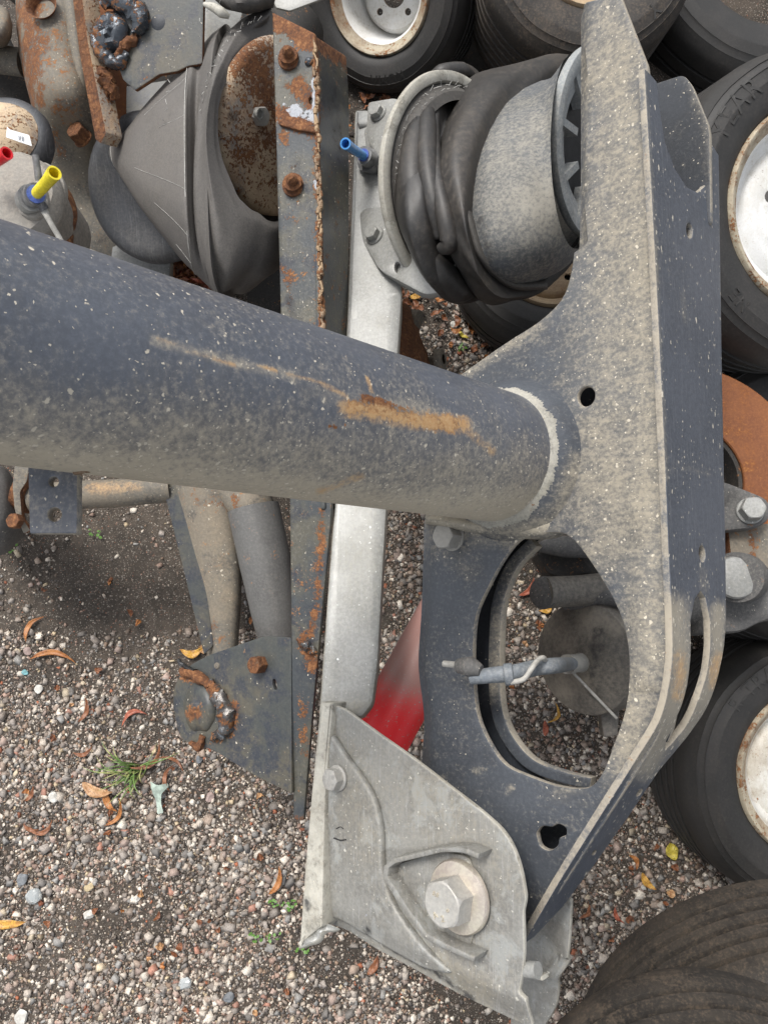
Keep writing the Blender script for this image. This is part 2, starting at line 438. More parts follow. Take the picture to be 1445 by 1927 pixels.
def fin(name, me, mats, parent=None, smooth=35, splats=None, base=None):
    """mesh data given in world coordinates -> linked object whose origin is its thing's origin"""
    if not isinstance(mats, (list, tuple)):
        mats = [mats]
    if len(me.materials) == 0:
        for m in mats:
            me.materials.append(m)
    if splats:
        co = np.empty(len(me.vertices) * 3)
        me.vertices.foreach_get('co', co)
        co = co.reshape(-1, 3)
        px = proj(co)
        for nm in ('dust', 'rust', 'bare', 'soot', 'ochre'):
            L = [s for s in splats if s[0] == nm]
            if not L and nm not in ('dust', 'rust'):
                continue
            val = np.zeros(len(co))
            for s in L:
                val = np.maximum(val, splat(px, s[1], s[2], s[3])) if s[3] > 0 else val + splat(px, s[1], s[2], s[3])
            a = me.attributes.new(nm, 'FLOAT', 'POINT')
            a.data.foreach_set('value', val.astype(np.float32))
    o = bpy.data.objects.new(name, me)
    COL.objects.link(o)
    off = Vector((0, 0, 0))
    if parent is not None:
        off = wloc(parent)
        o.parent = parent
        me.transform(Matrix.Translation(-off))
    elif base is not None:
        me.transform(Matrix.Translation(-Vector(base)))
        o.location = base
    if smooth:
        me.shade_smooth() if hasattr(me, 'shade_smooth') else None
        try:
            me.set_sharp_from_angle(angle=math.radians(smooth))
        except Exception:
            pass
    return o


def splat(px, pts, r, amp):
    pts = np.array(pts, float)
    d = np.full(len(px), 1e9)
    if len(pts) == 1:
        d = np.hypot(px[:, 0] - pts[0, 0], px[:, 1] - pts[0, 1])
    for a, b in zip(pts[:-1], pts[1:]):
        ab = b - a
        t = np.clip(((px - a) @ ab) / max(ab @ ab, 1e-9), 0, 1)
        q = a + t[:, None] * ab
        d = np.minimum(d, np.hypot(px[:, 0] - q[:, 0], px[:, 1] - q[:, 1]))
    t = np.clip(1 - d / r, 0, 1)
    return amp * t * t * (3 - 2 * t)


def closed(pts, n=4):
    p = [list(q[:2]) for q in pts]
    full = catmull([p[-1]] + p + [p[0], p[1]], n)
    return [tuple(q) for q in full[n:-n - 1]][:len(p) * n]


def loft_pt(stations, t, ph, k=1.004):
    rows = []
    for s in stations:
        a, b = P(s[0], s[1], s[4]), P(s[2], s[3], s[4])
        c = (a + b) / 2
        rows.append(np.array([*c, *((a - b) / 2), *(P(s[5], s[6], s[7]) - c)]))
    rows = catmull(rows, 20)
    r = rows[int(round(t * (len(rows) - 1)))]
    return Vector(r[:3] + (r[3:6] * math.cos(ph) + r[6:] * math.sin(ph)) * k)


def mesh_from(name, verts, faces):
    me = bpy.data.meshes.new(name)
    me.from_pydata([tuple(v) for v in verts], [], faces)
    me.update()
    return me


def fillet(poly, seg=5):
    """poly of (x,y) or (x,y,r): round corners by r"""
    out = []
    n = len(poly)
    for i, p in enumerate(poly):
        q = Vector(p[:2])
        r = p[2] if len(p) > 2 else 0
        if r <= 0:
            out.append(tuple(q))
            continue
        a = Vector(poly[i - 1][:2]) - q
        b = Vector(poly[(i + 1) % n][:2]) - q
        k = min(r, a.length * 0.48, b.length * 0.48)
        A, B = q + a.normalized() * k, q + b.normalized() * k
        for j in range(seg + 1):
            t = j / seg
            out.append(tuple(A * (1 - t) ** 2 + q * 2 * t * (1 - t) + B * t * t))
    return out


def rnd(pts, r):
    return [(p[0], p[1], r) if len(p) == 2 else p for p in pts]


def band(path, hw, closed=False):
    """thin band polygon around an open pixel path"""
    L, R = [], []
    n = len(path)
    for i in range(n):
        a = Vector(path[max(i - 1, 0)])
        b = Vector(path[min(i + 1, n - 1)])
        t = (b - a).normalized()
        w = hw[i] if isinstance(hw, (list, tuple)) else hw
        nrm = Vector((-t.y, t.x)) * w
        p = Vector(path[i])
        L.append(tuple(p + nrm))
        R.append(tuple(p - nrm))
    return L + R[::-1]


def ell(cx, cy, a, b, ang=0, n=28):
    t = math.radians(ang)
    r = []
    for i in range(n):
        q = 2 * math.pi * i / n
        x, y = a * math.cos(q), b * math.sin(q)
        r.append((cx + x * math.cos(t) - y * math.sin(t), cy + x * math.sin(t) + y * math.cos(t)))
    return r


def flat_mesh(polys2d, thick, bevel=0.001, grid=0):
    """filled 2D outlines (first = outer, rest = holes) extruded to z in [-thick, 0]"""
    cu = bpy.data.curves.new('outline', 'CURVE')
    cu.dimensions = '2D'
    cu.fill_mode = 'BOTH'
    bevel = min(bevel, thick * 0.45)
    cu.extrude = max(thick / 2 - bevel, 0.0001)
    cu.bevel_depth = bevel
    cu.bevel_resolution = 1
    cu.offset = -bevel
    for poly in polys2d:
        sp = cu.splines.new('POLY')
        sp.points.add(len(poly) - 1)
        for i, p in enumerate(poly):
            sp.points[i].co = (p[0], p[1], 0, 1)
        sp.use_cyclic_u = True
    ob = bpy.data.objects.new('outline', cu)
    COL.objects.link(ob)
    dg = bpy.context.evaluated_depsgraph_get()
    me = bpy.data.meshes.new_from_object(ob.evaluated_get(dg))
    bpy.data.objects.remove(ob)
    bpy.data.curves.remove(cu)
    bm = bmesh.new()
    bm.from_mesh(me)
    bmesh.ops.remove_doubles(bm, verts=bm.verts, dist=1e-6)
    bmesh.ops.translate(bm, verts=bm.verts, vec=(0, 0, -thick / 2))
    if grid:
        for ax in (0, 1):
            lo = min(v.co[ax] for v in bm.verts)
            hi = max(v.co[ax] for v in bm.verts)
            k = int((hi - lo) / grid)
            nv = Vector((1, 0, 0)) if ax == 0 else Vector((0, 1, 0))
            for i in range(1, k + 1):
                bmesh.ops.bisect_plane(bm, geom=bm.verts[:] + bm.edges[:] + bm.faces[:], plane_co=nv * (lo + i * grid), plane_no=nv, dist=1e-6)
    bmesh.ops.recalc_face_normals(bm, faces=bm.faces)
    for f in bm.faces:
        f.material_index = 1 if abs(f.normal.z) < 0.75 else 0
    me.materials.clear()
    bm.to_mesh(me)
    bm.free()
    return me


def slab(name, plane, poly, thick, mats, parent, holes=(), bevel=0.001, grid=0, disp=None, splats=None, smooth=35, base=None):
    polys = [[plane.uv(*p) for p in fillet(poly)]] + [[plane.uv(*p) for p in fillet(h)] for h in holes]
    me = flat_mesh(polys, thick, bevel, grid)
    me.transform(plane.mat())
    if disp:
        co = np.empty(len(me.vertices) * 3)
        me.vertices.foreach_get('co', co)
        co = co.reshape(-1, 3)
        px = proj(co)
        co = co + disp(px[:, 0], px[:, 1])[:, None] * np.array(plane.N)
        me.vertices.foreach_set('co', co.ravel())
        me.update()
    if not isinstance(mats, (list, tuple)):
        mats = [mats, mats]
    return fin(name, me, mats, parent, smooth, splats, base)


def sstep(x, a, b):
    t = np.clip((x - a) / (b - a), 0, 1)
    return t * t * (3 - 2 * t)


def catmull(pts, n):
    """pts: list of numpy vectors -> smooth dense list"""
    pts = [np.array(p, float) for p in pts]
    out = []
    m = len(pts)
    for i in range(m - 1):
        p0 = pts[i - 1] if i > 0 else 2 * pts[0] - pts[1]
        p1, p2 = pts[i], pts[i + 1]
        p3 = pts[i + 2] if i + 2 < m else 2 * pts[-1] - pts[-2]
        for j in range(n):
            t = j / n
            out.append(0.5 * ((2 * p1) + (-p0 + p2) * t + (2 * p0 - 5 * p1 + 4 * p2 - p3) * t * t + (-p0 + 3 * p1 - 3 * p2 + p3) * t ** 3))
    out.append(pts[-1])
    return out


def grid_faces(nr, nc, closed=True):
    f = []
    for i in range(nr - 1):
        for j in range(nc if closed else nc - 1):
            k = (j + 1) % nc
            f.append((i * nc + j, i * nc + k, (i + 1) * nc + k, (i + 1) * nc + j))
    return f


def loft(name, stations, mat, parent, seg=40, n=6, warp=None, caps=(True, True), splats=None, power=1.0, nz=0.0, nzs=30, smooth=60, base=None):
    """stations: (xt,yt,xb,yb,z, xn,yn,zn): top and bottom silhouette pixels at height z, nearest point pixel at zn"""
    rows = []
    for s in stations:
        a, b = P(s[0], s[1], s[4]), P(s[2], s[3], s[4])
        c = (a + b) / 2
        u = (a - b) / 2
        w = P(s[5], s[6], s[7]) - c
        rows.append(np.array([*c, *u, *w]))
    rows = catmull(rows, n)
    V = []
    for i, r in enumerate(rows):
        c, u, w = r[:3], r[3:6], r[6:]
        for j in range(seg):
            ph = 2 * math.pi * j / seg
            cs, sn = math.cos(ph), math.sin(ph)
            if power != 1.0:
                cs = math.copysign(abs(cs) ** power, cs)
                sn = math.copysign(abs(sn) ** power, sn)
            k = 1.0
            if warp:
                k = warp(i / (len(rows) - 1), ph)
            v = c + (u * cs + w * sn) * k
            if nz:
                d = mnoise.fractal(Vector(v) * nzs, 1.0, 2.0, 4) * nz
                v = v + (u * cs + w * sn) / max(np.linalg.norm(u * cs + w * sn), 1e-6) * d
            V.append(v)
    F = grid_faces(len(rows), seg)
    if caps[0]:
        V.append(rows[0][:3])
        k = len(V) - 1
        F += [(k, (j + 1) % seg, j) for j in range(seg)]
    if caps[1]:
        V.append(rows[-1][:3])
        k = len(V) - 1
        o = (len(rows) - 1) * seg
        F += [(k, o + j, o + (j + 1) % seg) for j in range(seg)]
    me = mesh_from(name, V, F)
    bm = bmesh.new()
    bm.from_mesh(me)
    bmesh.ops.recalc_face_normals(bm, faces=bm.faces)
    bm.to_mesh(me)
    bm.free()
    return fin(name, me, mat, parent, smooth, splats, base)


def frame(n, x=None):
    n = Vector(n).normalized()
    x = Vector(x) if x else (Vector((1, 0, 0)) if abs(n.x) < 0.9 else Vector((0, 1, 0)))
    x = (x - n * x.dot(n)).normalized()
    return x, n.cross(x), n


def lathe_mesh(prof, c, n, seg=48, x=None, closed=False, wob=None):
    X, Y, N = frame(n, x)
    V = []
    for (r, h) in prof:
        for j in range(seg):
            a = 2 * math.pi * j / seg
            k = wob(a, r, h) if wob else 0
            V.append(Vector(c) + (X * math.cos(a) + Y * math.sin(a)) * (r + k) + N * h)
    F = grid_faces(len(prof), seg)
    if closed:
        o = (len(prof) - 1) * seg
        F += [(o + j, o + (j + 1) % seg, (j + 1) % seg, j) for j in range(seg)]
    me = mesh_from('lathe', V, F)
    bm = bmesh.new()
    bm.from_mesh(me)
    bmesh.ops.remove_doubles(bm, verts=bm.verts, dist=1e-6)
    bmesh.ops.recalc_face_normals(bm, faces=bm.faces)
    bm.to_mesh(me)
    bm.free()
    return me


def lathe(name, prof, c, n, mat, parent, seg=48, smooth=40, splats=None, x=None, closed=False, wob=None, base=None):
    return fin(name, lathe_mesh(prof, c, n, seg, x, closed, wob), mat, parent, smooth, splats, base)


def tube_mesh(path, rad, seg=12, n=5, cap=True, hollow=0.0, smoothp=True):
    pts = catmull([list(p) for p in path], n) if smoothp else [np.array(p, float) for p in path]
    pts = [Vector(p) for p in pts]
    m = len(pts)
    rr = rad if isinstance(rad, (list, tuple)) else [rad] * len(path)
    V = []
    X = None
    for i, p in enumerate(pts):
        t = (pts[min(i + 1, m - 1)] - pts[max(i - 1, 0)]).normalized()
        if X is None:
            X = frame(t)[0]
        X = (X - t * X.dot(t)).normalized()
        Y = t.cross(X)
        f = i / (m - 1) * (len(rr) - 1)
        k = min(int(f), len(rr) - 2)
        r = rr[k] + (rr[k + 1] - rr[k]) * (f - k)
        for j in range(seg):
            a = 2 * math.pi * j / seg
            V.append(p + (X * math.cos(a) + Y * math.sin(a)) * r)
    F = grid_faces(m, seg)
    if hollow:
        # open mouth at the far end: an inner wall
        o = (m - 1) * seg
        t = (pts[-1] - pts[-2]).normalized()
        base = len(V)
        for dz in (0, -hollow):
            for j in range(seg):
                v = V[o + j]
                V.append(pts[-1] + (v - pts[-1]) * 0.74 + t * dz)
        for j in range(seg):
            k = (j + 1) % seg
            F.append((o + j, o + k, base + k, base + j))
            F.append((base + j, base + k, base + seg + k, base + seg + j))
        F.append(tuple(base + seg + j for j in range(seg)))
        F.append(tuple(range(seg)))
    elif cap:
        F.append(tuple(range(seg)))
        F.append(tuple((m - 1) * seg + j for j in range(seg)))
    me = mesh_from('tube', V, F)
    bm = bmesh.new()
    bm.from_mesh(me)
    bmesh.ops.recalc_face_normals(bm, faces=bm.faces)
    bm.to_mesh(me)
    bm.free()
    return me


def tube(name, path, rad, mat, parent, seg=12, n=5, hollow=0.0, splats=None, smooth=50, base=None, smoothp=True):
    return fin(name, tube_mesh(path, rad, seg, n, True, hollow, smoothp), mat, parent, smooth, splats, base)


def hexbolt_mesh(c, n, af, h, x=None):
    """hex head standing on c, across-flats af, height h, chamfered crown"""
    X, Y, N = frame(n, x)
    R = af / 2 / math.cos(math.pi / 6)
    V = []
    seg = 36
    for (k, hh, crown) in ((1, 0, 0), (1, h * 0.82, 0), (0.93, h * 0.96, 1), (0.86, h, 1), (0.0, h, 1)):
        for j in range(seg):
            a = 2 * math.pi * j / seg
            b = (a + math.pi / 6) % (math.pi / 3) - math.pi / 6
            hexr = af / 2 / math.cos(b - 0)
            hexr = (af / 2) / math.cos(((a % (math.pi / 3)) - math.pi / 6))
            r = hexr if not crown else min(hexr, af / 2 * (1.06 if k > 0.9 else 0.97)) * (1 if k > 0 else 0)
            z = hh
            if crown == 0 and hh > 0:
                z = h * (1 - 0.55 * max(0, hexr / (af / 2) - 1.0) * 2.2)
                z = min(z, h * 0.93)
            V.append(Vector(c) + (X * math.cos(a) + Y * math.sin(a)) * r + N * z)
    F = grid_faces(5, seg)
    me = mesh_from('hex', V, F)
    bm = bmesh.new()
    bm.from_mesh(me)
    bmesh.ops.remove_doubles(bm, verts=bm.verts, dist=1e-6)
    bmesh.ops.recalc_face_normals(bm, faces=bm.faces)
    bm.to_mesh(me)
    bm.free()
    return me


def bolt(name, c, n, af, h, mat, parent, flange=None, x=None, splats=None, fh=0.003):
    o = fin(name, hexbolt_mesh(Vector(c) + Vector(n).normalized() * (fh if flange else 0), n, af, h, x), mat, parent, 25, splats)
    if flange:
        f = fin('washer', lathe_mesh([(0, fh), (flange * 0.93, fh), (flange, fh * 0.6), (flange, 0), (0, 0)], c, n, 32), mat, o, 30)
    return o


def text_mesh(txt, size, depth, c, right, up):
    cu = bpy.data.curves.new('lettering', 'FONT')
    cu.body = txt
    cu.size = size
    cu.extrude = depth / 2
    cu.align_x = 'CENTER'
    cu.align_y = 'CENTER'
    ob = bpy.data.objects.new('lettering', cu)
    COL.objects.link(ob)
    dg = bpy.context.evaluated_depsgraph_get()
    me = bpy.data.meshes.new_from_object(ob.evaluated_get(dg))
    bpy.data.objects.remove(ob)
    bpy.data.curves.remove(cu)
    me.materials.clear()
    R, U = Vector(right).normalized(), Vector(up).normalized()
    N = R.cross(U)
    m = Matrix((R, U, N)).transposed().to_4x4()
    m.translation = Vector(c)
    me.transform(m)
    return me


def arc_text_mesh(txt, size, depth, c, n, x0, radius, ang0, hfun, outline=0.0, space=1.0):
    """raised letters round a sidewall; clockwise reading seen from n; ang0 = degrees of text centre"""
    cu = bpy.data.curves.new('lettering', 'FONT')
    cu.body = txt
    cu.size = size
    cu.extrude = depth / 2
    cu.align_x = 'CENTER'
    cu.space_character = space
    ob = bpy.data.objects.new('lettering', cu)
    COL.objects.link(ob)
    dg = bpy.context.evaluated_depsgraph_get()
    me = bpy.data.meshes.new_from_object(ob.evaluated_get(dg))
    bpy.data.objects.remove(ob)
    bpy.data.curves.remove(cu)
    me.materials.clear()
    bm = bmesh.new()
    bm.from_mesh(me)
    lo = min(v.co.x for v in bm.verts)
    hi = max(v.co.x for v in bm.verts)
    k = int((hi - lo) / (size * 0.35))
    for i in range(1, k + 1):
        bmesh.ops.bisect_plane(bm, geom=bm.verts[:] + bm.edges[:] + bm.faces[:], plane_co=(lo + i * size * 0.35, 0, 0), plane_no=(1, 0, 0), dist=1e-7)
    X, Y, N = frame(n, x0)
    for v in bm.verts:
        a = math.radians(ang0) - v.co.x / radius
        r = radius + v.co.y - size * 0.35
        h = hfun(r) + v.co.z + 0.0014
        v.co = Vector(c) + (X * math.cos(a) + Y * math.sin(a)) * r + N * h
    bm.to_mesh(me)
    bm.free()
    return me

# ------------------------------------------------------------------ ground
def mk_ground():
    m, nt, b = new_mat('gravel_soil')
    g = NB(nt)
    tc = g.node('ShaderNodeTexCoord').outputs['Object']
    n1 = g.noise(tc, 5, 8, 0.65)
    n2 = g.noise(tc, 60, 7, 0.7)
    n3 = g.noise(tc, 420, 5, 0.7)
    c = g.mix(g.step(n1, 0.35, 0.65), (0.050, 0.039, 0.029), (0.082, 0.064, 0.048))
    c = g.mix(g.m('MULTIPLY', g.step(n2, 0.35, 0.75), 0.6), c, (0.020, 0.016, 0.012))
    hg = g.m('ADD', g.m('MULTIPLY', n2, 0.8), g.m('MULTIPLY', n3, 0.35))
    for sc, thr in ((260.0, 0.55), (430.0, 0.5)):
        dd, vn = g.vor(tc, sc)
        sp = g.node('ShaderNodeSeparateColor')
        nt.links.new(vn.outputs['Color'], sp.inputs[0])
        col = g.ramp(sp.outputs[0], [(0, (0.06, 0.05, 0.042)), (0.35, (0.13, 0.11, 0.09)), (0.65, (0.22, 0.19, 0.155)), (0.9, (0.36, 0.32, 0.27)), (0.98, (0.28, 0.12, 0.07))])
        mk = g.m('MULTIPLY', g.step(sp.outputs[1], thr, thr + 0.03), g.step(dd, 0.42, 0.30))
        c = g.mix(mk, c, col)
        hg = g.m('ADD', hg, g.m('MULTIPLY', mk, 0.6))
    nt.links.new(c, b.inputs['Base Color'])
    b.inputs['Roughness'].default_value = 0.85
    bp = g.node('ShaderNodeBump')
    bp.inputs['Strength'].default_value = 0.8
    bp.inputs['Distance'].default_value = 0.002
    nt.links.new(hg, bp.inputs['Height'])
    nt.links.new(bp.outputs[0], b.inputs['Normal'])
    M['soil'] = m
    # fine inner sheet inside a coarse one reaching far out, one mesh
    V, F = [], []
    xs = np.concatenate([[-60, -8, -3], np.linspace(-1.3, 1.3, 200), [3, 8, 60]])
    ys = np.concatenate([[-60, -8, -2], np.linspace(-0.9, 2.0, 210), [4, 10, 60]])
    for y in ys:
        for x in xs:
            z = 0.0
            if abs(x) < 1.29 and -0.89 < y < 1.99:
                z = mnoise.fractal(Vector((x * 9, y * 9, 0)), 1, 2, 4) * 0.008
            V.append((x, y, z))
    nc = len(xs)
    for i in range(len(ys) - 1):
        for j in range(nc - 1):
            F.append((i * nc + j, i * nc + j + 1, (i + 1) * nc + j + 1, (i + 1) * nc + j))
    o = fin('ground', mesh_from('ground', V, F), m, None, 180)
    tag(o, kind='structure')


mk_ground()


def gz(x, y):
    return mnoise.fractal(Vector((x * 9, y * 9, 0)), 1, 2, 4) * 0.008


def mk_stones():
    t = (1 + 5 ** 0.5) / 2
    ico = np.array([(-1, t, 0), (1, t, 0), (-1, -t, 0), (1, -t, 0), (0, -1, t), (0, 1, t), (0, -1, -t), (0, 1, -t), (t, 0, -1), (t, 0, 1), (-t, 0, -1), (-t, 0, 1)]) / math.sqrt(1 + t * t)
    fc = np.array([(0, 11, 5), (0, 5, 1), (0, 1, 7), (0, 7, 10), (0, 10, 11), (1, 5, 9), (5, 11, 4), (11, 10, 2), (10, 7, 6), (7, 1, 8),
                   (3, 9, 4), (3, 4, 2), (3, 2, 6), (3, 6, 8), (3, 8, 9), (4, 9, 5), (2, 4, 11), (6, 2, 10), (8, 6, 7), (9, 8, 1)])
    ico = np.array([(a, b_, c_) for a in (-1, 1) for b_ in (-1, 1) for c_ in (-1, 1)]) / 1.55
    fc = np.array([(0, 1, 3), (0, 3, 2), (4, 6, 7), (4, 7, 5), (0, 4, 5), (0, 5, 1), (2, 3, 7), (2, 7, 6), (0, 2, 6), (0, 6, 4), (1, 5, 7), (1, 7, 3)])
    N = 190000
    # more of them where the ground lies open to view
    x = rng.uniform(-0.95, 0.95, N)
    y = rng.uniform(-0.68, 1.25, N)
    u = rng.random(N)
    k = u < 0.40
    x[k] = rng.uniform(-0.80, 0.02, k.sum())
    y[k] = rng.uniform(-0.64, 0.08, k.sum())
    k = (u >= 0.40) & (u < 0.64)
    x[k] = rng.uniform(0.02, 0.72, k.sum())
    y[k] = rng.uniform(-0.62, 0.12, k.sum())
    k = (u >= 0.64) & (u < 0.74)
    x[k] = rng.uniform(-0.02, 0.26, k.sum())
    y[k] = rng.uniform(0.12, 0.85, k.sum())
    r = np.clip(rng.lognormal(math.log(0.0022), 0.58, N), 0.0010, 0.0090)
    # patches of bare soil
    keep = np.array([mnoise.fractal(Vector((a * 4.5, b * 4.5, 3.3)), 1, 2, 3) for a, b in zip(x, y)])
    keep = (keep + rng.normal(0, 0.32, N)) > -0.27
    x, y, r = x[keep], y[keep], r[keep]
    N = len(x)
    base = np.array([gz(a, b) for a, b in zip(x, y)])
    # random rotations
    q = rng.normal(size=(N, 4))
    q /= np.linalg.norm(q, axis=1)[:, None]
    w, a, b, c = q.T
    R = np.stack([np.stack([1 - 2 * (b * b + c * c), 2 * (a * b - c * w), 2 * (a * c + b * w)], 1),
                  np.stack([2 * (a * b + c * w), 1 - 2 * (a * a + c * c), 2 * (b * c - a * w)], 1),
                  np.stack([2 * (a * c - b * w), 2 * (b * c + a * w), 1 - 2 * (a * a + b * b)], 1)], 1)
    sc = rng.uniform(0.42, 1.35, (N, 1, 3))
    loc = ico[None] * sc * rng.uniform(0.55, 1.3, (N, 8, 3))
    loc = np.einsum('nij,nkj->nki', R, loc)
    loc[:, :, 2] *= 0.5
    V = loc * r[:, None, None]
    V[:, :, 0] += x[:, None]
    V[:, :, 1] += y[:, None]
    V[:, :, 2] += (base + r * rng.uniform(-0.1, 0.35, N))[:, None]
    F = (fc[None] + (np.arange(N) * 8)[:, None, None]).reshape(-1, 3)
    me = bpy.data.meshes.new('gravel')
    me.vertices.add(N * 8)
    me.vertices.foreach_set('co', V.reshape(-1).astype(np.float32))
    me.loops.add(len(F) * 3)
    me.loops.foreach_set('vertex_index', F.reshape(-1).astype(np.int32))
    me.polygons.add(len(F))
    me.polygons.foreach_set('loop_start', (np.arange(len(F)) * 3).astype(np.int32))
    me.update(calc_edges=True)
    pal = np.array([(0.50, 0.47, 0.43), (0.36, 0.33, 0.30), (0.23, 0.21, 0.20), (0.30, 0.22, 0.19), (0.13, 0.115, 0.105), (0.085, 0.08, 0.08),
                    (0.60, 0.58, 0.54), (0.20, 0.21, 0.22), (0.42, 0.36, 0.26), (0.30, 0.11, 0.06), (0.24, 0.18, 0.14), (0.16, 0.13, 0.11)])
    pw = np.array([0.11, 0.14, 0.14, 0.10, 0.12, 0.07, 0.06, 0.07, 0.03, 0.015, 0.09, 0.11])
    ci = rng.choice(len(pal), N, p=pw / pw.sum())
    col = pal[ci] * rng.uniform(0.7, 1.5, (N, 1)) * np.array([1.08, 1.0, 0.90])
    big = r > 0.006
    col[big] = col[big] * 0.8 + 0.12 * np.array([1, .95, .88])
    col = np.repeat(col, 8, 0)
    at = me.attributes.new('tint', 'FLOAT_COLOR', 'POINT')
    at.data.foreach_set('color', np.concatenate([col, np.ones((len(col), 1))], 1).astype(np.float32).ravel())
    m, nt, b = new_mat('pebble')
    g = NB(nt)
    tc = g.node('ShaderNodeTexCoord').outputs['Object']
    n = g.noise(tc, 500, 4, 0.6)
    c = g.mix(g.m('MULTIPLY', g.step(n, 0.35, 0.8), 0.45), g.attr('tint', 'Color'), (0.08, 0.065, 0.05))
    nt.links.new(c, b.inputs['Base Color'])
    b.inputs['Roughness'].default_value = 0.75
    M['pebble'] = m
    me.materials.append(m)
    o = bpy.data.objects.new('gravel', me)
    COL.objects.link(o)
    tag(o, 'loose grey, white and pinkish stone chips on the dark soil', 'gravel', kind='stuff')


mk_stones()


# ------------------------------------------------------------------ wheels
def tyre_profile(R, rr, W, bulge=0.016, grooves=4, gd=0.006, gw=0.003):
    p = [(rr * R - 0.004, -0.022), (rr * R + 0.001, 0.000), (rr * R + 0.010, bulge * 0.55), ((rr + (1 - rr) * 0.30) * R, bulge * 0.95),
         ((rr + (1 - rr) * 0.50) * R, bulge), ((rr + (1 - rr) * 0.54) * R, bulge + 0.0008), ((rr + (1 - rr) * 0.56) * R, bulge + 0.0002),
         ((rr + (1 - rr) * 0.72) * R, bulge * 0.72), ((rr + (1 - rr) * 0.735) * R, bulge * 0.72 + 0.0012), ((rr + (1 - rr) * 0.755) * R, bulge * 0.6),
         ((rr + (1 - rr) * 0.84) * R, bulge * 0.30), ((rr + (1 - rr) * 0.85) * R, bulge * 0.30 + 0.0012), ((rr + (1 - rr) * 0.87) * R, bulge * 0.15),
         (R * 0.975, -0.007), (R * 0.993, -0.018), (R, -0.032)]
    a, b = -0.036, -W + 0.036
    for i in range(grooves):
        t = a + (b - a) * (i + 0.5) / grooves
        p += [(R, t + gw * 1.5), (R - gd, t + gw), (R - gd, t - gw), (R, t - gw * 1.5)]
    p += [(R, -W + 0.032), (R * 0.985, -W + 0.014), (R * 0.93, -W), ((rr + (1 - rr) * 0.5) * R, -W - bulge * 0.6), (rr * R, -W + 0.01), (rr * R - 0.004, -W + 0.02)]
    return p


def wheel(name, pose, R, rr, W, label, group, tyre_mat='tyre', rim_mat='rim_white', lip_mat='rim_lip', rim=True, deep=0.03,
          letters=(), grooves=4, holes=5, hub=True, bulge=0.016, cat='wheel', seg=72, gd=0.006, gw=0.003):
    c, n = pose
    t = thing(name, c, label, cat, group)
    wob = lambda a, r, h: (mnoise.noise(Vector((math.cos(a) * 3, math.sin(a) * 3, r * 30 + c[0] * 7))) * 0.0022)
    lathe('tyre', tyre_profile(R, rr, W, bulge, grooves, gd, gw), c, n, M[tyre_mat], t, seg, 32, wob=wob)
    X, Y, N = frame(n)
    if rim:
        q = rr * R
        prof = [(q + 0.004, -0.006), (q + 0.0045, 0.006), (q + 0.001, 0.0105), (q - 0.004, 0.009), (q - 0.0065, 0.003)]
        lip = lathe('rim_lip', prof, c, n, M[lip_mat], t, seg, 60)
        lathe('rim_edge', [(q - 0.0065, 0.003), (q - 0.008, -0.002), (q - 0.017, -0.006)], c, n, M[lip_mat], t, seg, 60)
        dish = [(q - 0.017, -0.006), (q - 0.022, -0.012), (q - 0.026, -deep * 0.8), (q - 0.034, -deep), (q * 0.72, -deep - 0.002),
                (q * 0.66, -deep * 0.75), (q * 0.60, -deep * 0.7)]
        lathe('rim', dish, c, n, M[rim_mat], t, seg, 50)
        pl = Plane(Vector(c) - Vector(n) * deep * 0.7, n)
        cc = [(math.cos(2 * math.pi * i / 48) * q * 0.61, math.sin(2 * math.pi * i / 48) * q * 0.61) for i in range(48)]
        polys = [cc, [(math.cos(2 * math.pi * i / 28) * q * 0.24, math.sin(2 * math.pi * i / 28) * q * 0.24) for i in range(28)]]
        for k in range(holes):
            a = 2 * math.pi * k / holes + 0.4
            polys.append([(math.cos(a) * q * 0.43 + math.cos(2 * math.pi * i / 14) * q * 0.062, math.sin(a) * q * 0.43 + math.sin(2 * math.pi * i / 14) * q * 0.062) for i in range(14)])
        me = flat_mesh(polys, 0.005, 0.001)
        me.transform(pl.mat())
        fin('wheel_disc', me, [M[rim_mat], M[lip_mat]], t, 30)
        if hub:
            lathe('hub', [(0, 0.006), (q * 0.19, 0.006), (q * 0.23, 0.0), (q * 0.235, -0.05)], Vector(c) - Vector(n) * deep * 0.4, n, M[lip_mat], t, 32, 30)
    hf = lambda r: bulge * (0.98 if r < (rr + (1 - rr) * 0.55) * R else 0.80) if True else 0
    for (txt, size, frac, ang, x0) in letters:
        rad = (rr + (1 - rr) * frac) * R

        def hfn(r, rad=rad):
            ks = [(rr, 0.3), (rr + (1 - rr) * .3, .95), (rr + (1 - rr) * .5, 1.0), (rr + (1 - rr) * .72, .72), (rr + (1 - rr) * .84, .3), (1, -.5)]
            f = r / R
            return bulge * float(np.interp(f, [k[0] for k in ks], [k[1] for k in ks]))
        me = arc_text_mesh(txt, size, 0.0010, c, n, x0, rad, ang, hfn, space=1.15)
        fin('sidewall_lettering', me, M['tyre_letter'], t, 20)
    return t


def wheel_img_angle(pose, px, py):
    """angle (deg) in the wheel's own frame of the photo direction towards px,py"""
    c, n = pose
    X, Y, N = frame(n)
    pl = Plane(c, n)
    d = pl.pt(px, py) - Vector(c)
    return math.degrees(math.atan2(d.dot(Y), d.dot(X)))


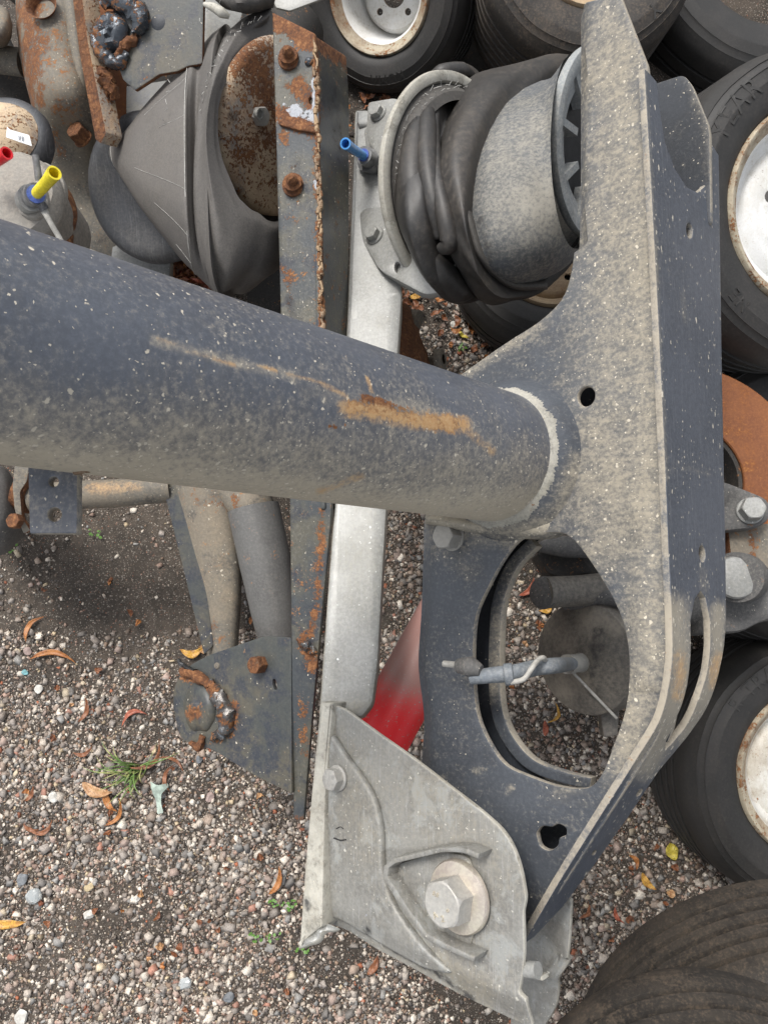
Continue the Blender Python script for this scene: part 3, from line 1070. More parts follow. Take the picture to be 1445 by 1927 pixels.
BG = 'wheels lying round the axle pile'
po = circle_pose(1520, 385, 250, 307, 0, 0.235, True)
wheel('wheel_assembly', po, 0.235, 0.63, 0.17, 'white rimmed wheel with large raised tyre letters beside the notched blue flange', BG,
      letters=[('YEAR', 0.040, 0.60, wheel_img_angle(po, 1372, 215), None), ('NE', 0.026, 0.55, wheel_img_angle(po, 1385, 560), None)])
po = circle_pose(1526, 1457, 235, 259, 0, 0.22, True)
wheel('wheel_assembly', po, 0.22, 0.605, 0.16, 'black wheel with mottled white rim on the gravel at the lower right', BG, rim_mat='rim_stained',
      letters=[('R-TRAIL', 0.030, 0.58, wheel_img_angle(po, 1420, 1290), None)], lip_mat='rim_lip')
po = circle_pose(720, -26, 155, 205, 0, 0.18, False)
wheel('wheel_assembly', po, 0.18, 0.585, 0.16, 'wheel with deep pale grey rim at the top edge, behind the rusty steel channel', BG, deep=0.105, holes=4, rim_mat='rim_white',
      letters=[('KUMA', 0.026, 0.62, wheel_img_angle(po, 738, 180), None)], hub=False)
po = circle_pose(1110, -95, 205, 215, 0, 0.205, True)
wheel('wheel_assembly', po, 0.205, 0.50, 0.20, 'muddy tyre with tan rim at the top edge, behind the head of the blue plate', BG, tyre_mat='tyre_brown', rim_mat='rim_tan', lip_mat='rim_tan',
      letters=[('Y', 0.036, 0.6, wheel_img_angle(po, 1212, 14), None)], grooves=6)
po = (P(1040, 480, 0.10), Vector((-0.05, 0.02, 1)).normalized())
wheel('wheel_assembly', po, 0.195, 0.56, 0.09, 'wheel with tan rim lying on the gravel beneath the black air bellows', BG, rim_mat='rim_tan', lip_mat='rim_tan')
po = (P(1525, 925, 0.24), Vector((-0.05, 0.0, 1)).normalized())
wheel('wheel_assembly', po, 0.245, 0.62, 0.20, 'grey sidewalled wheel lying under the rusty brake disc', BG)
po = (P(1440, -75, 0.10), Vector((0.12, -0.1, 1)).normalized())
wheel('wheel_assembly', po, 0.27, 0.55, 0.2, 'dark tyre in the shade in the top right corner', BG, rim=False, cat='tyre')
po = (P(1320, 330, 0.02), Vector((0.0, 0.0, 1)).normalized())
wheel('wheel_assembly', po, 0.2, 0.55, 0.1, 'black tyre deep in the shade under the notched flange', BG, rim=False, cat='tyre')
# lower right stack of worn tyres: the photo shows their treads
TG = 'worn tyres stacked in the lower right corner'
c_, n_ = circle_pose(1500, 2000, 420, 335, 0, 0.30, False, 'y')
wheel('tyre_casing', (c_ + n_ * 0.15, n_), 0.30, 0.6, 0.185, 'bigger worn brown tyre of the stack in the bottom right corner, next to the gravel', TG,
      tyre_mat='tyre_brown', rim=False, cat='tyre', grooves=5, seg=110, gd=0.016, gw=0.0028)
c_, n_ = circle_pose(1310, 2125, 330, 281, 0, 0.19, False, 'y')
wheel('tyre_casing', (c_ + n_ * 0.15, n_), 0.19, 0.6, 0.185, 'smaller worn tyre on top of the stack, cut off at the bottom edge', TG,
      tyre_mat='tyre_brown', rim=False, cat='tyre', grooves=5, seg=110, gd=0.013, gw=0.0026)

# ------------------------------------------------------------------ the big blue axle with its bracket
RT = 0.070
AX0 = PD(-90, 630, 0.435)
AX1 = PD(942, 862, 0.83)
AXD = (AX1 - AX0).normalized()
WN = -AXD                       # normal of the bracket web (the tube stands on it)
WEB = Plane(AX1 + AXD * 0.012, WN)

axle = thing('trailer_axle', (AX1.x, AX1.y, 0.2), 'big blue grey axle tube welded to a dusty plate with a large oval window', 'axle')


def mk_axle_tube():
    X, Y, N = frame(AXD)
    L = (AX1 - AX0).length + 0.03
    V = []
    nr, ns = 220, 120
    for i in range(nr):
        for j in range(ns):
            a = 2 * math.pi * j / ns
            V.append(AX0 + N * (L * i / (nr - 1)) + (X * math.cos(a) + Y * math.sin(a)) * RT)
    me = mesh_from('tube', V, grid_faces(nr, ns))
    sp = [('dust', [(0, 880), (300, 920), (700, 975), (1000, 985)], 150, 1.7), ('dust', [(0, 800), (300, 850), (700, 905), (980, 945)], 190, 0.9), ('dust', [(0, 700), (500, 790), (980, 860)], 120, 0.25),
          ('dust', [(600, 745), (900, 830)], 90, 0.30), ('dust', [(290, 640), (430, 680), (560, 710)], 18, 0.8),
          ('rust', [(660, 768), (720, 775), (800, 792), (860, 798)], 30, 1.35), ('rust', [(690, 752), (770, 782)], 28, 1.3), ('rust', [(620, 802), (650, 802)], 10, 1.1), ('dust', [(620, 745), (780, 770), (880, 800), (930, 850)], 34, 0.55),
          ('ochre', [(295, 640), (400, 672), (440, 688)], 11, 0.62), ('ochre', [(470, 690), (520, 696)], 9, 0.8), ('ochre', [(540, 705), (600, 720), (650, 742)], 12, 0.55),
          ('ochre', [(650, 768), (760, 788), (870, 800)], 36, 0.8), ('ochre', [(870, 800), (925, 850)], 22, 0.55), ('ochre', [(690, 710), (700, 740)], 10, 0.7), ('ochre', [(600, 925), (680, 895)], 18, 0.55)]
    fin('tube', me, M['paint'], axle, 60, sp)


mk_axle_tube()
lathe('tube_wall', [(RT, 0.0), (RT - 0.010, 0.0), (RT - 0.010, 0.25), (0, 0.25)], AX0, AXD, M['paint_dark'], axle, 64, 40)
# weld collar, slightly uneven
lathe('weld_collar', [(RT - 0.002, -0.012), (RT + 0.002, -0.010), (RT + 0.005, -0.006), (RT + 0.0075, -0.001), (RT + 0.0085, 0.004), (RT + 0.007, 0.010), (RT - 0.002, 0.012)],
      AX1 - AXD * 0.004, AXD, M['weld'], axle, 220, 60, wob=lambda a, r, h: mnoise.noise(Vector((a * 5, h * 90, 1))) * 0.0018 + 0.0006 * math.sin(a * 75 + h * 500) + mnoise.noise(Vector((a * 30, h * 400, 5))) * 0.0008, splats=[('soot', [(1020, 790), (1040, 850)], 10, 0.7), ('dust', [(950, 985), (1030, 930)], 40, 0.6)])
lathe('socket', [(RT + 0.004, -0.010), (RT + 0.012, -0.002), (RT + 0.016, 0.006), (RT + 0.020, 0.013)], AX1, AXD, M['paint_web'], axle, 96, 60, splats=[('dust', [(1000, 1000), (1060, 960), (1085, 880)], 45, 0.9), ('dust', [(900, 990), (1000, 1000)], 40, 1.0)])
for i, (px, py) in enumerate(((363, 597),)):
    me = lathe_mesh([(0, 0.004), (0.0022, 0.003), (0.003, 0)], PD(px, py, 0.485) , (CAMP - PD(px, py, 0.5)).normalized(), 10)
    fin('dirt_clod', me, M['weld'], axle, 30)

web_out = [(1083, 22, 6), (1094, 5, 8), (1165, -12, 4), (1217, 122, 8), (1232, 400, 60), (1250, 800, 60), (1262, 1100, 60), (1270, 1215, 50), (1250, 1370, 60), (1110, 1585, 30), (985, 1778, 5),
           (880, 1690, 20), (800, 1560, 40), (779, 1455, 20), (786, 1350, 40), (772, 1255, 40), (780, 1150, 40), (785, 975, 20), (815, 860, 20), (835, 730, 10), (868, 703, 6), (950, 645, 30), (1018, 603, 40), (1062, 560, 50), (1078, 495, 50), (1082, 400, 40)]
window = closed([(985, 1011), (1045, 1002), (1078, 1016), (1120, 1072), (1158, 1138), (1179, 1200), (1184, 1270), (1174, 1340), (1152, 1405), (1132, 1455), (1106, 1482), (1055, 1480), (1000, 1462), (952, 1440), (922, 1402), (899, 1350), (891, 1290), (889, 1225), (895, 1158), (917, 1106), (948, 1050)], 4)


def web_disp(x, y):
    d = np.zeros_like(x)
    d -= 0.010 * (1 - sstep(x, 1084, 1110)) ** 2 * (y < 470)
    # rolled left lip of the lower half
    edge = np.interp(y, [960, 1150, 1255, 1350, 1455], [785, 780, 772, 786, 779])
    d -= 0.012 * (1 - sstep(x - edge, 0, 32)) * (y > 950)
    # rounded shoulders round the window
    d += 0.004 * np.exp(-((x - 1215) / 30) ** 2) * (y > 950) * (y < 1300)
    d += 0.006 * np.exp(-((x - 960) / 90) ** 2 - ((y - 1540) / 60) ** 2)
    return d


web_sp = [('dust', [(1160, 130), (1200, 400), (1215, 800), (1225, 1250)], 80, 1.0), ('dust', [(1150, 50), (1150, 900), (1170, 1010)], 170, 0.85), ('dust', [(1030, 640), (1130, 560)], 80, 0.25),
          ('dust', [(870, 705), (1020, 610), (1075, 520)], 22, 0.8), ('dust', [(1205, 1050), (1215, 1250), (1170, 1430)], 85, 1.0), ('dust', [(820, 985), (900, 1010), (1040, 1010)], 40, 0.8),
          ('dust', [(930, 1500), (1100, 1550)], 60, 0.05), ('dust', [(900, 1450)], 14, 1.0), ('dust', [(962, 1483)], 16, 1.1), ('dust', [(820, 1010), (870, 1060)], 60, 0.45), ('dust', [(1050, 1500), (1200, 1330)], 40, 0.4),
          ('rust', [(1080, 830), (1088, 880)], 14, 0.5), ('rust', [(1050, 985), (1068, 960)], 12, 0.35), ('rust', [(1078, 500), (1070, 560)], 10, 0.35), ('dust', [(1050, 990), (1090, 850)], 20, 0.7)]
key = [(1012, 1566, 4), (1022, 1552, 8), (1040, 1556, 4), (1050, 1549, 8), (1066, 1556, 8), (1066, 1572, 6), (1052, 1576, 4), (1050, 1592, 8), (1034, 1602, 10), (1016, 1592, 8)]
slab('bracket_web', WEB, web_out, 0.008, [M['paint_web'], M['paint_edge']], axle, holes=[window, ell(1102, 746, 16, 19, 20), key], bevel=0.0018, grid=0.009, disp=web_disp, splats=web_sp)

# parallel inner plate seen through the window and above the flange notch
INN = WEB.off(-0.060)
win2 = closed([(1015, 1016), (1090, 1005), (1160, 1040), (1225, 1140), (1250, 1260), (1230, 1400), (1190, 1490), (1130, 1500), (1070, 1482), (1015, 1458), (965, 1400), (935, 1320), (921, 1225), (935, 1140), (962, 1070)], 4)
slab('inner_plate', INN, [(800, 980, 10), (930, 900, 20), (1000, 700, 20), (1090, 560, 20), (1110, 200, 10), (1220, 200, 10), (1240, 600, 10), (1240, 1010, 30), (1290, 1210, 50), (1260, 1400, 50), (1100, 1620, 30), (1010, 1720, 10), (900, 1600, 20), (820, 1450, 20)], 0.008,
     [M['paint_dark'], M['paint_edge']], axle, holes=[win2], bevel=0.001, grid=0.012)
rimp = [(1003, 1020), (962, 1064), (936, 1130), (930, 1195), (929, 1290), (938, 1355), (964, 1405), (1002, 1442), (1060, 1464), (1110, 1475)]
rimq = catmull([list(p) for p in rimp], 5)
slab('window_rim', WEB.off(-0.048), band([tuple(p) for p in rimq], 11), 0.013, [M['paint_web'], M['paint_edge']], axle, grid=0.006, bevel=0.002,
     splats=[('dust', [(1000, 1040), (935, 1200), (935, 1290)], 60, 0.8)])
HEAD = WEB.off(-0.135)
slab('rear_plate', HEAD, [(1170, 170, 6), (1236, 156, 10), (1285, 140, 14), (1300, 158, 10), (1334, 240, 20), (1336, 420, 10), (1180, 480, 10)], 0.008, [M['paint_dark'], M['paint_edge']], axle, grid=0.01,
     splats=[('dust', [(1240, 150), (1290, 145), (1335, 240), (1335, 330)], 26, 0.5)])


# flange: a bent strip standing on the web's right edge
def mk_flange():
    E_px = [(1212, 128), (1222, 300), (1233, 500), (1243, 700), (1252, 900), (1258, 1050), (1264, 1180), (1262, 1260), (1243, 1350), (1195, 1432), (1130, 1535), (1055, 1655), (985, 1775)]
    pl = WEB.off(0.012)
    E = [np.array(pl.pt(*p)) for p in catmull([list(p) for p in E_px], 14)]
    seg = [0.0]
    for a, b in zip(E[:-1], E[1:]):
        seg.append(seg[-1] + float(np.linalg.norm(b - a)))
    seg = np.array(seg)
    E = np.array(E)
    D = np.array(-WEB.N)
    Nn = np.array(WEB.N)

    def at(s):
        return np.array([np.interp(s, seg, E[:, k]) for k in range(3)])

    def tan(s):
        d = at(min(s + 0.01, seg[-1])) - at(max(s - 0.01, 0))
        return d / np.linalg.norm(d)
    ss = np.linspace(0, seg[-1], 700)
    tt = np.linspace(0, 0.26, 260)
    base = np.array([at(s) for s in ss])
    allp = proj((base[:, None, :] + D[None, None, :] * tt[None, :, None]).reshape(-1, 3)).reshape(len(ss), len(tt), 2)

    def st(px, py):
        d = (allp[:, :, 0] - px) ** 2 + (allp[:, :, 1] - py) ** 2
        i, j = np.unravel_index(np.argmin(d), d.shape)
        i0, j0 = min(max(i, 1), len(ss) - 2), min(max(j, 1), len(tt) - 2)
        Js = (allp[i0 + 1, j0] - allp[i0 - 1, j0]) / 2
        Jt = (allp[i0, j0 + 1] - allp[i0, j0 - 1]) / 2
        r = np.array([px, py]) - allp[i, j]
        try:
            e = np.linalg.lstsq(np.stack([Js, Jt], 1), r, rcond=None)[0]
            e = np.clip(e, -1, 1)
        except Exception:
            e = (0, 0)
        return (ss[i] + e[0] * (ss[1] - ss[0]), tt[j] + e[1] * (tt[1] - tt[0]))
    F_px = [(985, 1777), (1010, 1775), (1060, 1705), (1120, 1625), (1180, 1540), (1240, 1450), (1290, 1390), (1335, 1320), (1358, 1240), (1366, 1170), (1365, 1050), (1362, 900), (1358, 700), (1355, 500), (1352, 292), (1340, 270), (1335, 285), (1333, 320),
            (1326, 350), (1312, 362), (1292, 352), (1270, 318), (1252, 270), (1243, 215), (1238, 152), (1218, 130)]
    Eside = [(float(s), 0.0) for s in np.linspace(0.0, seg[-1], 40)]
    out = Eside + [st(*p) for p in F_px]
    print('flange width', st(1360, 900), st(1180, 1540))
    holes = []
    for h in (ell(1297, 434, 6, 15, -5, 14), ell(1321, 1042, 6, 16, -5, 14), ell(1203, 1492, 3.5, 9, 35, 10), ell(1118, 1605, 3, 6, 35, 10),
              [(1318, 1112), (1327, 1125), (1335, 1165), (1336, 1210), (1330, 1265), (1312, 1320), (1287, 1372), (1262, 1402), (1252, 1410), (1254, 1393), (1275, 1345), (1293, 1290), (1299, 1240), (1299, 1170), (1307, 1128)]):
        holes.append([st(*p) for p in h])
    me = flat_mesh([out] + holes, 0.007, 0.0012, 0.008)
    co = np.empty(len(me.vertices) * 3)
    me.vertices.foreach_get('co', co)
    co = co.reshape(-1, 3)
    new = np.zeros_like(co)
    for i, (s, t, h) in enumerate(co):
        T = tan(s)
        Mn = np.cross(T, D)
        if Mn[0] < 0:
            Mn = -Mn
        new[i] = at(s) + D * t + Mn * h
    me.vertices.foreach_set('co', new.ravel())
    me.update()
    bm = bmesh.new()
    bm.from_mesh(me)
    bmesh.ops.recalc_face_normals(bm, faces=bm.faces)
    bm.to_mesh(me)
    bm.free()
    sp = [('dust', [(1270, 1150), (1285, 1270), (1255, 1370), (1210, 1440)], 58, 1.9), ('dust', [(1350, 1150), (1350, 1240), (1320, 1330), (1285, 1390)], 36, 1.9), ('dust', [(1320, 1075), (1325, 1110)], 20, 0.9),
          ('ochre', [(1280, 1235), (1274, 1310)], 30, 0.6), ('ochre', [(1348, 1235), (1340, 1290)], 26, 0.6), ('dust', [(1213, 130), (1223, 300), (1235, 520), (1254, 900)], 9, 0.9),
          ('dust', [(1320, 360), (1336, 280)], 10, 0.8), ('rust', [(1270, 885), (1310, 890)], 12, 0.45), ('dust', [(1262, 880), (1335, 890)], 14, 0.7), ('dust', [(1285, 550), (1287, 600)], 12, 0.6), ('dust', [(1250, 1440), (1120, 1620)], 60, 0.3)]
    fin('flange', me, [M['paint_strip'], M['paint_edge']], axle, 30, sp)


mk_flange()
tube('flange_weld', [WEB.off(0.004).pt(*p) for p in [(1210, 140), (1219, 300), (1230, 500), (1240, 700), (1249, 900), (1256, 1050), (1261, 1180), (1258, 1260), (1240, 1345), (1190, 1428)]], 0.0032, M['weld'], axle, 8, 8)

# gusset fillet under the tube, and the big bolt
loft('gusset', [(800, 955, 800, 985, .55, 800, 975, .60), (880, 960, 884, 1000, .58, 882, 988, .625), (960, 950, 965, 1010, .61, 962, 992, .652), (1020, 930, 1032, 1012, .63, 1026, 985, .668), (1062, 890, 1075, 1000, .645, 1068, 960, .674)],
     M['paint_web'], axle, 20, 5, splats=[('dust', [(800, 975), (1085, 980)], 90, 1.3)])
q = WEB.pt(852, 1010)
bolt('bolt', q, WEB.N, 0.027, 0.017, M['bolt_dusty'], axle, 0.0165)
slab('mounting_tab', Plane(PD(100, 940, 0.492), Vector((-0.15, -0.05, 1))), [(52, 845, 3), (146, 845, 3), (145, 1004, 4), (56, 1004, 4)], 0.007, [M['paint'], M['paint_edge']], axle,
     holes=[ell(101, 906, 9.5, 9.5), ell(103, 968, 13, 13)], grid=0.01, splats=[('dust', [(60, 870), (140, 880)], 30, 0.5), ('dust', [(60, 960), (90, 980)], 30, 0.15)])
for k, (px, py) in enumerate(((165, 884),)):
    tube('tack_weld', [PD(142, 888, 0.485), PD(160, 884, 0.482), PD(168, 884, 0.486)], 0.0022, M['weld_rust'], axle, 8)

# ------------------------------------------------------------------ galvanised hanger bracket and its long beam
hang = thing('hanger_bracket', WEB.off(0.05).pt(780, 1600), 'silver galvanised bracket with one big hex bolt on a long pale steel beam', 'bracket')
HP = WEB.off(0.062)
hp_out = [(622, 1326, 8), (645, 1334, 8), (760, 1415, 30), (900, 1520, 40), (955, 1572, 30), (980, 1630, 30), (990, 1690, 20), (984, 1715, 5), (984, 1800, 20), (975, 1868, 6), (990, 1880, 5), (990, 1945, 5), (900, 1902, 20), (800, 1850, 20), (700, 1795, 20), (640, 1752, 20), (596, 1740, 5), (598, 1600, 5), (605, 1450, 5)]


def hp_disp(x, y):
    rx = np.interp(y, [1326, 1380, 1420, 1450, 1500, 1560, 1640, 1700, 1770, 1850, 1930], [622, 632, 650, 668, 700, 716, 718, 735, 785, 868, 960])
    ry = np.interp(y + 6, [1326, 1380, 1420, 1450, 1500, 1560, 1640, 1700, 1770, 1850, 1930], [622, 632, 650, 668, 700, 716, 718, 735, 785, 868, 960])
    s = (x - rx) / np.sqrt(1 + ((ry - rx) / 6) ** 2)
    d = 0.0 * s
    d += 0.003 * np.exp(-((x - 870) / 70) ** 2 - ((y - 1690) / 90) ** 2)
    d += 0.0012 * np.sin(x / 37.0) * np.cos(y / 53.0)
    # pressed lower edge
    lo = np.interp(x, [600, 700, 800, 900, 985], [1745, 1792, 1848, 1898, 1940])
    d -= 0.010 * sstep(y, lo - 55, lo + 5)
    d += 0.002 * np.exp(-((y - lo + 62) / 16) ** 2)
    # ridge above the alignment rail
    d += 0.002 * np.exp(-((y - (1600 - 0.12 * (x - 720))) / 14) ** 2) * sstep(x, 720, 760) * (1 - sstep(x, 880, 930))
    return d


slab('side_plate', HP, hp_out, 0.006, [M['galv_plate'], M['galv_edge']], hang, grid=0.0036, disp=hp_disp, smooth=60, bevel=0.0012, holes=[ell(613, 1512, 3, 8, 5, 10), ell(598, 1708, 3, 8, 5, 10)],
     splats=[('dust', [(720, 1760), (900, 1870)], 60, 0.75), ('dust', [(700, 1450), (950, 1620)], 110, 0.3), ('dust', [(640, 1400), (720, 1480)], 60, 0.4), ('soot', [(720, 1628), (800, 1590), (905, 1590)], 12, 0.35), ('soot', [(722, 1655), (765, 1720), (810, 1775)], 10, 0.35), ('soot', [(690, 1750), (720, 1775), (820, 1830), (890, 1880)], 13, 0.8), ('bare', [(690, 1715)], 22, 0.7), ('soot', [(690, 1760)], 16, 0.7),  # darker lines along the rail foot and the pressed lower edge
             ('soot', [(600, 1690), (595, 1720)], 10, 0.5), ('bare', [(590, 1600), (600, 1740)], 24, 0.35)])
slab('pressed_panel', HP.off(0.0085), [(620, 1380, 10), (650, 1425, 30), (672, 1452, 40), (702, 1500, 40), (716, 1562, 50), (717, 1640, 50), (735, 1702, 50), (785, 1772, 40), (850, 1838, 20), (800, 1832, 20), (700, 1778, 20), (640, 1738, 10), (604, 1728, 5), (606, 1600, 5), (612, 1450, 5)], 0.010,
     [M['galv_plate'], M['galv_plate']], hang, grid=0.008, bevel=0.0035, smooth=80, splats=[('bare', [(690, 1715)], 24, 0.9), ('soot', [(690, 1755)], 22, 0.9), ('bare', [(606, 1600), (612, 1720)], 26, 0.5), ('dust', [(660, 1470), (690, 1600)], 70, 0.4)],
     disp=lambda x, y: -0.006 * sstep(y, np.interp(x, [600, 700, 800, 900], [1745, 1792, 1848, 1898]) - 60, np.interp(x, [600, 700, 800, 900], [1745, 1792, 1848, 1898]) - 10) + 0.0008 * np.sin(x / 29.0) * np.cos(y / 41.0))
# second side plate, beyond the arm
slab('rear_side_plate', WEB.off(-0.085), [(960, 1690, 10), (1010, 1700, 10), (1079, 1686, 10), (1076, 1760, 20), (1070, 1815, 20), (1052, 1842, 15), (1046, 1895, 20), (1015, 1945, 20), (960, 1960, 10)], 0.006, [M['galv_plate'], M['galv_edge']], hang, grid=0.012,
     disp=lambda x, y: 0.008 * np.exp(-((y - 1830) / 16) ** 2) + 0.006 * sstep(x, 1030, 1070) * (y < 1800))
tube('cross_stud', [HP.off(-0.01).pt(975, 1822), HP.off(-0.01).pt(1012, 1826)], 0.0075, M['galv'], hang, 14, 2)
slab('stud_plate', HP.off(-0.012), [(978, 1833), (1018, 1838), (1020, 1846), (978, 1840)], 0.012, M['galv_edge'], hang)
# box beam running up under the tube: top face + side wall
BA = [(708, 190, .425), (652, 190, .425), (600, 1330, .50)]


def seg_plate(name, quad, thick, mats, parent, grid=0.0, splats=None, bevel=0.001, holes=(), disp=None):
    """quad: outline pixels with three anchor heights -> own tilted plane"""
    a, b, c, poly = quad
    return slab(name, Plane.through(a, b, c), poly, thick, mats, parent, grid=grid, splats=splats, bevel=bevel, holes=holes, disp=disp)


seg_plate('beam', ((663, 250, .43), (755, 560, .455), (600, 1340, .50), [(668, 205, 4), (745, 205, 4), (757, 560, 10), (728, 960, 20), (712, 1250, 20), (702, 1325, 10), (680, 1352, 8), (660, 1345, 8), (600, 1345, 3), (628, 960, 20), (652, 620, 20)]), 0.055,
          [M['galv'], M['galv_edge']], hang, grid=0.02, bevel=0.006, splats=[('dust', [(700, 620), (690, 1000)], 70, 0.12), ('dust', [(665, 1335), (700, 1325)], 30, 0.6)])
seg_plate('beam_side', ((598, 1330, .512), (565, 1780, .50), (622, 1330, .522), [(602, 1320, 3), (626, 1322, 3), (612, 1500, 10), (606, 1745, 3), (582, 1762, 5), (562, 1784, 5), (572, 1640, 10), (586, 1480, 10)]), 0.04,
          [M['galv_edge'], M['galv_edge']], hang, grid=0.01, bevel=0.004, splats=[('soot', [(575, 1690), (582, 1710)], 14, 0.7), ('dust', [(570, 1600), (575, 1680)], 12, 0.5)])
seg_plate('torn_corner', ((562, 1784, .50), (600, 1745, .505), (640, 1752, .525), [(562, 1784, 2), (572, 1738, 3), (610, 1735, 5), (640, 1748, 5), (612, 1752, 3), (590, 1775, 3)]), 0.006, [M['galv'], M['galv_edge']], hang, grid=0.005,
          disp=lambda x, y: 0.004 * np.sin(x / 7.0) * np.cos(y / 6.0))
# alignment plate: three-sided raised rail
railp = [(907, 1612), (870, 1592), (828, 1600), (740, 1618), (722, 1632), (722, 1650), (760, 1710), (805, 1765), (895, 1806)]
railq = [tuple(p) for p in catmull([list(p) for p in [(900, 1612), (868, 1600), (826, 1600)]], 3)] + [(742, 1620), (726, 1632), (724, 1652), (760, 1708), (800, 1762), (845, 1785), (892, 1806)]
slab('alignment_rail', HP.off(0.022), band(railq, 5.5), 0.022, [M['galv_plate'], M['galv_plate']], hang, bevel=0.002)
slab('slide_plate', HP.off(0.005), [(728, 1632, 12), (830, 1602, 20), (880, 1612, 10), (905, 1700, 30), (880, 1790, 10), (800, 1752, 10), (730, 1655, 10)], 0.004, [M['galv_plate'], M['galv_edge']], hang)
wc = HP.off(0.006).pt(866, 1686)
lathe('washer', [(0, 0.010), (0.020, 0.009), (0.030, 0.0065), (0.0335, 0.006), (0.035, 0.004), (0.035, 0)], wc, WN, M['washer'], hang, 64, 40)
bo = bolt('pivot_bolt', wc + Vector(WN) * 0.008, WN, 0.041, 0.022, M['bolt'], hang, x=WEB.V + WEB.U * 0.25, splats=[('rust', [(805, 1690)], 26, 0.4)])
top = wc + Vector(WN) * 0.0302
for (txt, dx, dy, sz, rot) in (('A', -0.008, -0.011, 0.0075, 0.5), ('2', 0.001, -0.0125, 0.0075, 0.2), ('8.8', -0.006, 0.0085, 0.0055, -0.2), ('o', 0.008, -0.003, 0.006, 0)):
    R_ = (WEB.U * math.cos(rot) + WEB.V * math.sin(rot))
    U_ = (WEB.V * math.cos(rot) - WEB.U * math.sin(rot))
    fin('head_marking', text_mesh(txt, sz * 1.1, 0.0018, top + WEB.U * dx + WEB.V * dy, R_, U_), M['washer'], bo, 20)
bolt('bolt', HP.off(0.0095).pt(636, 1464), WN, 0.022, 0.011, M['bolt'], hang, 0.0145)
tube('scribed_mark', [HP.off(0.0094).pt(*p) for p in [(628, 1577), (640, 1581), (651, 1580)]], 0.0007, M['black'], hang, 6)
tube('scribed_mark', [HP.off(0.0094).pt(*p) for p in [(632, 1560), (640, 1556), (646, 1560)]], 0.0004, M['black'], hang, 6)

# ------------------------------------------------------------------ rusty steel channel, torch cut
chan = thing('steel_channel', P(600, 700, 0.3), 'tall dark rusty steel channel with a weld seam, beside the pale beam', 'steel beam')
CA = ((517, 60, .565), (600, 620, .52), (595, 150, .575))
left_poly = [(512, 22, 3), (592, 62, 3), (600, 330, 10), (612, 640, 10), (624, 960, 10), (606, 1150, 10), (588, 1340, 10), (571, 1545, 4), (552, 1545, 4), (545, 940, 10), (528, 600, 10), (520, 300, 10)]
seg_plate('web_plate', (*CA, left_poly), 0.007, [M['steel_rusty'], M['steel_dark']], chan, grid=0.006, bevel=0.002, holes=[ell(584, 189, 4, 7, 0, 10)],
          splats=[('soot', [(560, 290), (560, 330)], 30, 0.6), ('soot', [(540, 560), (560, 600)], 26, 0.6), ('rust', [(515, 35), (590, 78)], 36, 1.1), ('rust', [(560, 160), (590, 190)], 34, 0.95), ('rust', [(530, 215), (595, 245)], 34, 0.9), ('bare', [(540, 200), (592, 222)], 24, 0.9), ('bare', [(590, 150), (592, 210)], 8, 0.9), ('bare', [(592, 340), (600, 360)], 9, 0.7), ('rust', [(525, 250), (540, 265)], 16, 0.5),
                  ('rust', [(595, 80), (600, 300), (606, 620)], 16, 0.75), ('rust', [(540, 510), (545, 540)], 20, 0.5), ('dust', [(560, 300), (570, 600)], 50, 0.2), ('rust', [(606, 960), (600, 1100), (580, 1220)], 14, 0.6), ('rust', [(575, 1200), (590, 1260)], 26, 0.6),
                  ('rust', [(572, 1330), (576, 1420)], 18, 0.45), ('rust', [(558, 1540), (570, 1540)], 10, 0.7), ('bare', [(565, 1215), (585, 1225)], 10, 0.5)])
CB = ((593, 100, .576), (604, 620, .522), (656, 400, .455))
seg_plate('side_web', (*CB, [(592, 66, 3), (652, 105, 6), (658, 200, 10), (656, 600, 10), (655, 960, 10), (612, 960, 5), (603, 600, 10)]), 0.007, [M['steel_rusty'], M['steel_dark']], chan, grid=0.006, bevel=0.002,
          splats=[('rust', [(594, 75), (650, 112)], 26, 1.2), ('rust', [(596, 100), (604, 640)], 9, 0.8), ('soot', [(625, 170), (630, 230), (645, 300)], 24, 0.7), ('rust', [(654, 110), (655, 135)], 14, 0.5), ('dust', [(640, 300), (635, 600)], 30, 0.35)])
# the bead of weld between them, with drips
Cpl = Plane.through(*CA)
wpts = [(593, 80), (597, 150), (598, 230), (601, 300), (600, 380), (604, 460), (607, 540), (606, 600), (608, 650)]
for i in range(64):
    t = i / 63
    y = 85 + t * 560
    x = np.interp(y, [80, 300, 460, 650], [595, 601, 604, 607]) + random.uniform(-4, 4)
    if i == 0:
        bv, bf_ = [], []
    c0 = Cpl.pt(x, y) + Cpl.N * 0.003
    rr_ = random.choice([random.uniform(0.0012, 0.0028), random.uniform(0.0022, 0.0048)])
    me = tube_mesh([c0 + Vector((random.uniform(-.002, .002), -0.006, 0)), c0, c0 + Vector((random.uniform(-.002, .002), 0.006, 0.001))], [rr_ * .6, rr_, rr_ * .6], 8, 3)
    n0 = len(bv)
    bv += [v.co.copy() for v in me.vertices]
    bf_ += [tuple(i_ + n0 for i_ in p.vertices) for p in me.polygons]
fin('weld_seam', mesh_from('weld', bv, bf_), M['weld_rust'], chan, 60)
seg_plate('crack_ledge', (*CA, [(524, 228, 4), (560, 238, 6), (598, 244, 5), (598, 256, 5), (560, 250, 5), (524, 240, 5)]), 0.006, [M['rust'], M['rust']], chan, bevel=0.002, grid=0.005)
bpy.data.objects['crack_ledge'].location += Vector((0, 0, 0.006))
lathe('solidified_drip', [(0, 0.006), (0.004, 0.005), (0.006, 0.002), (0.006, 0)], Cpl.pt(582, 117), Cpl.N, M['melt'], chan, 14, 60)
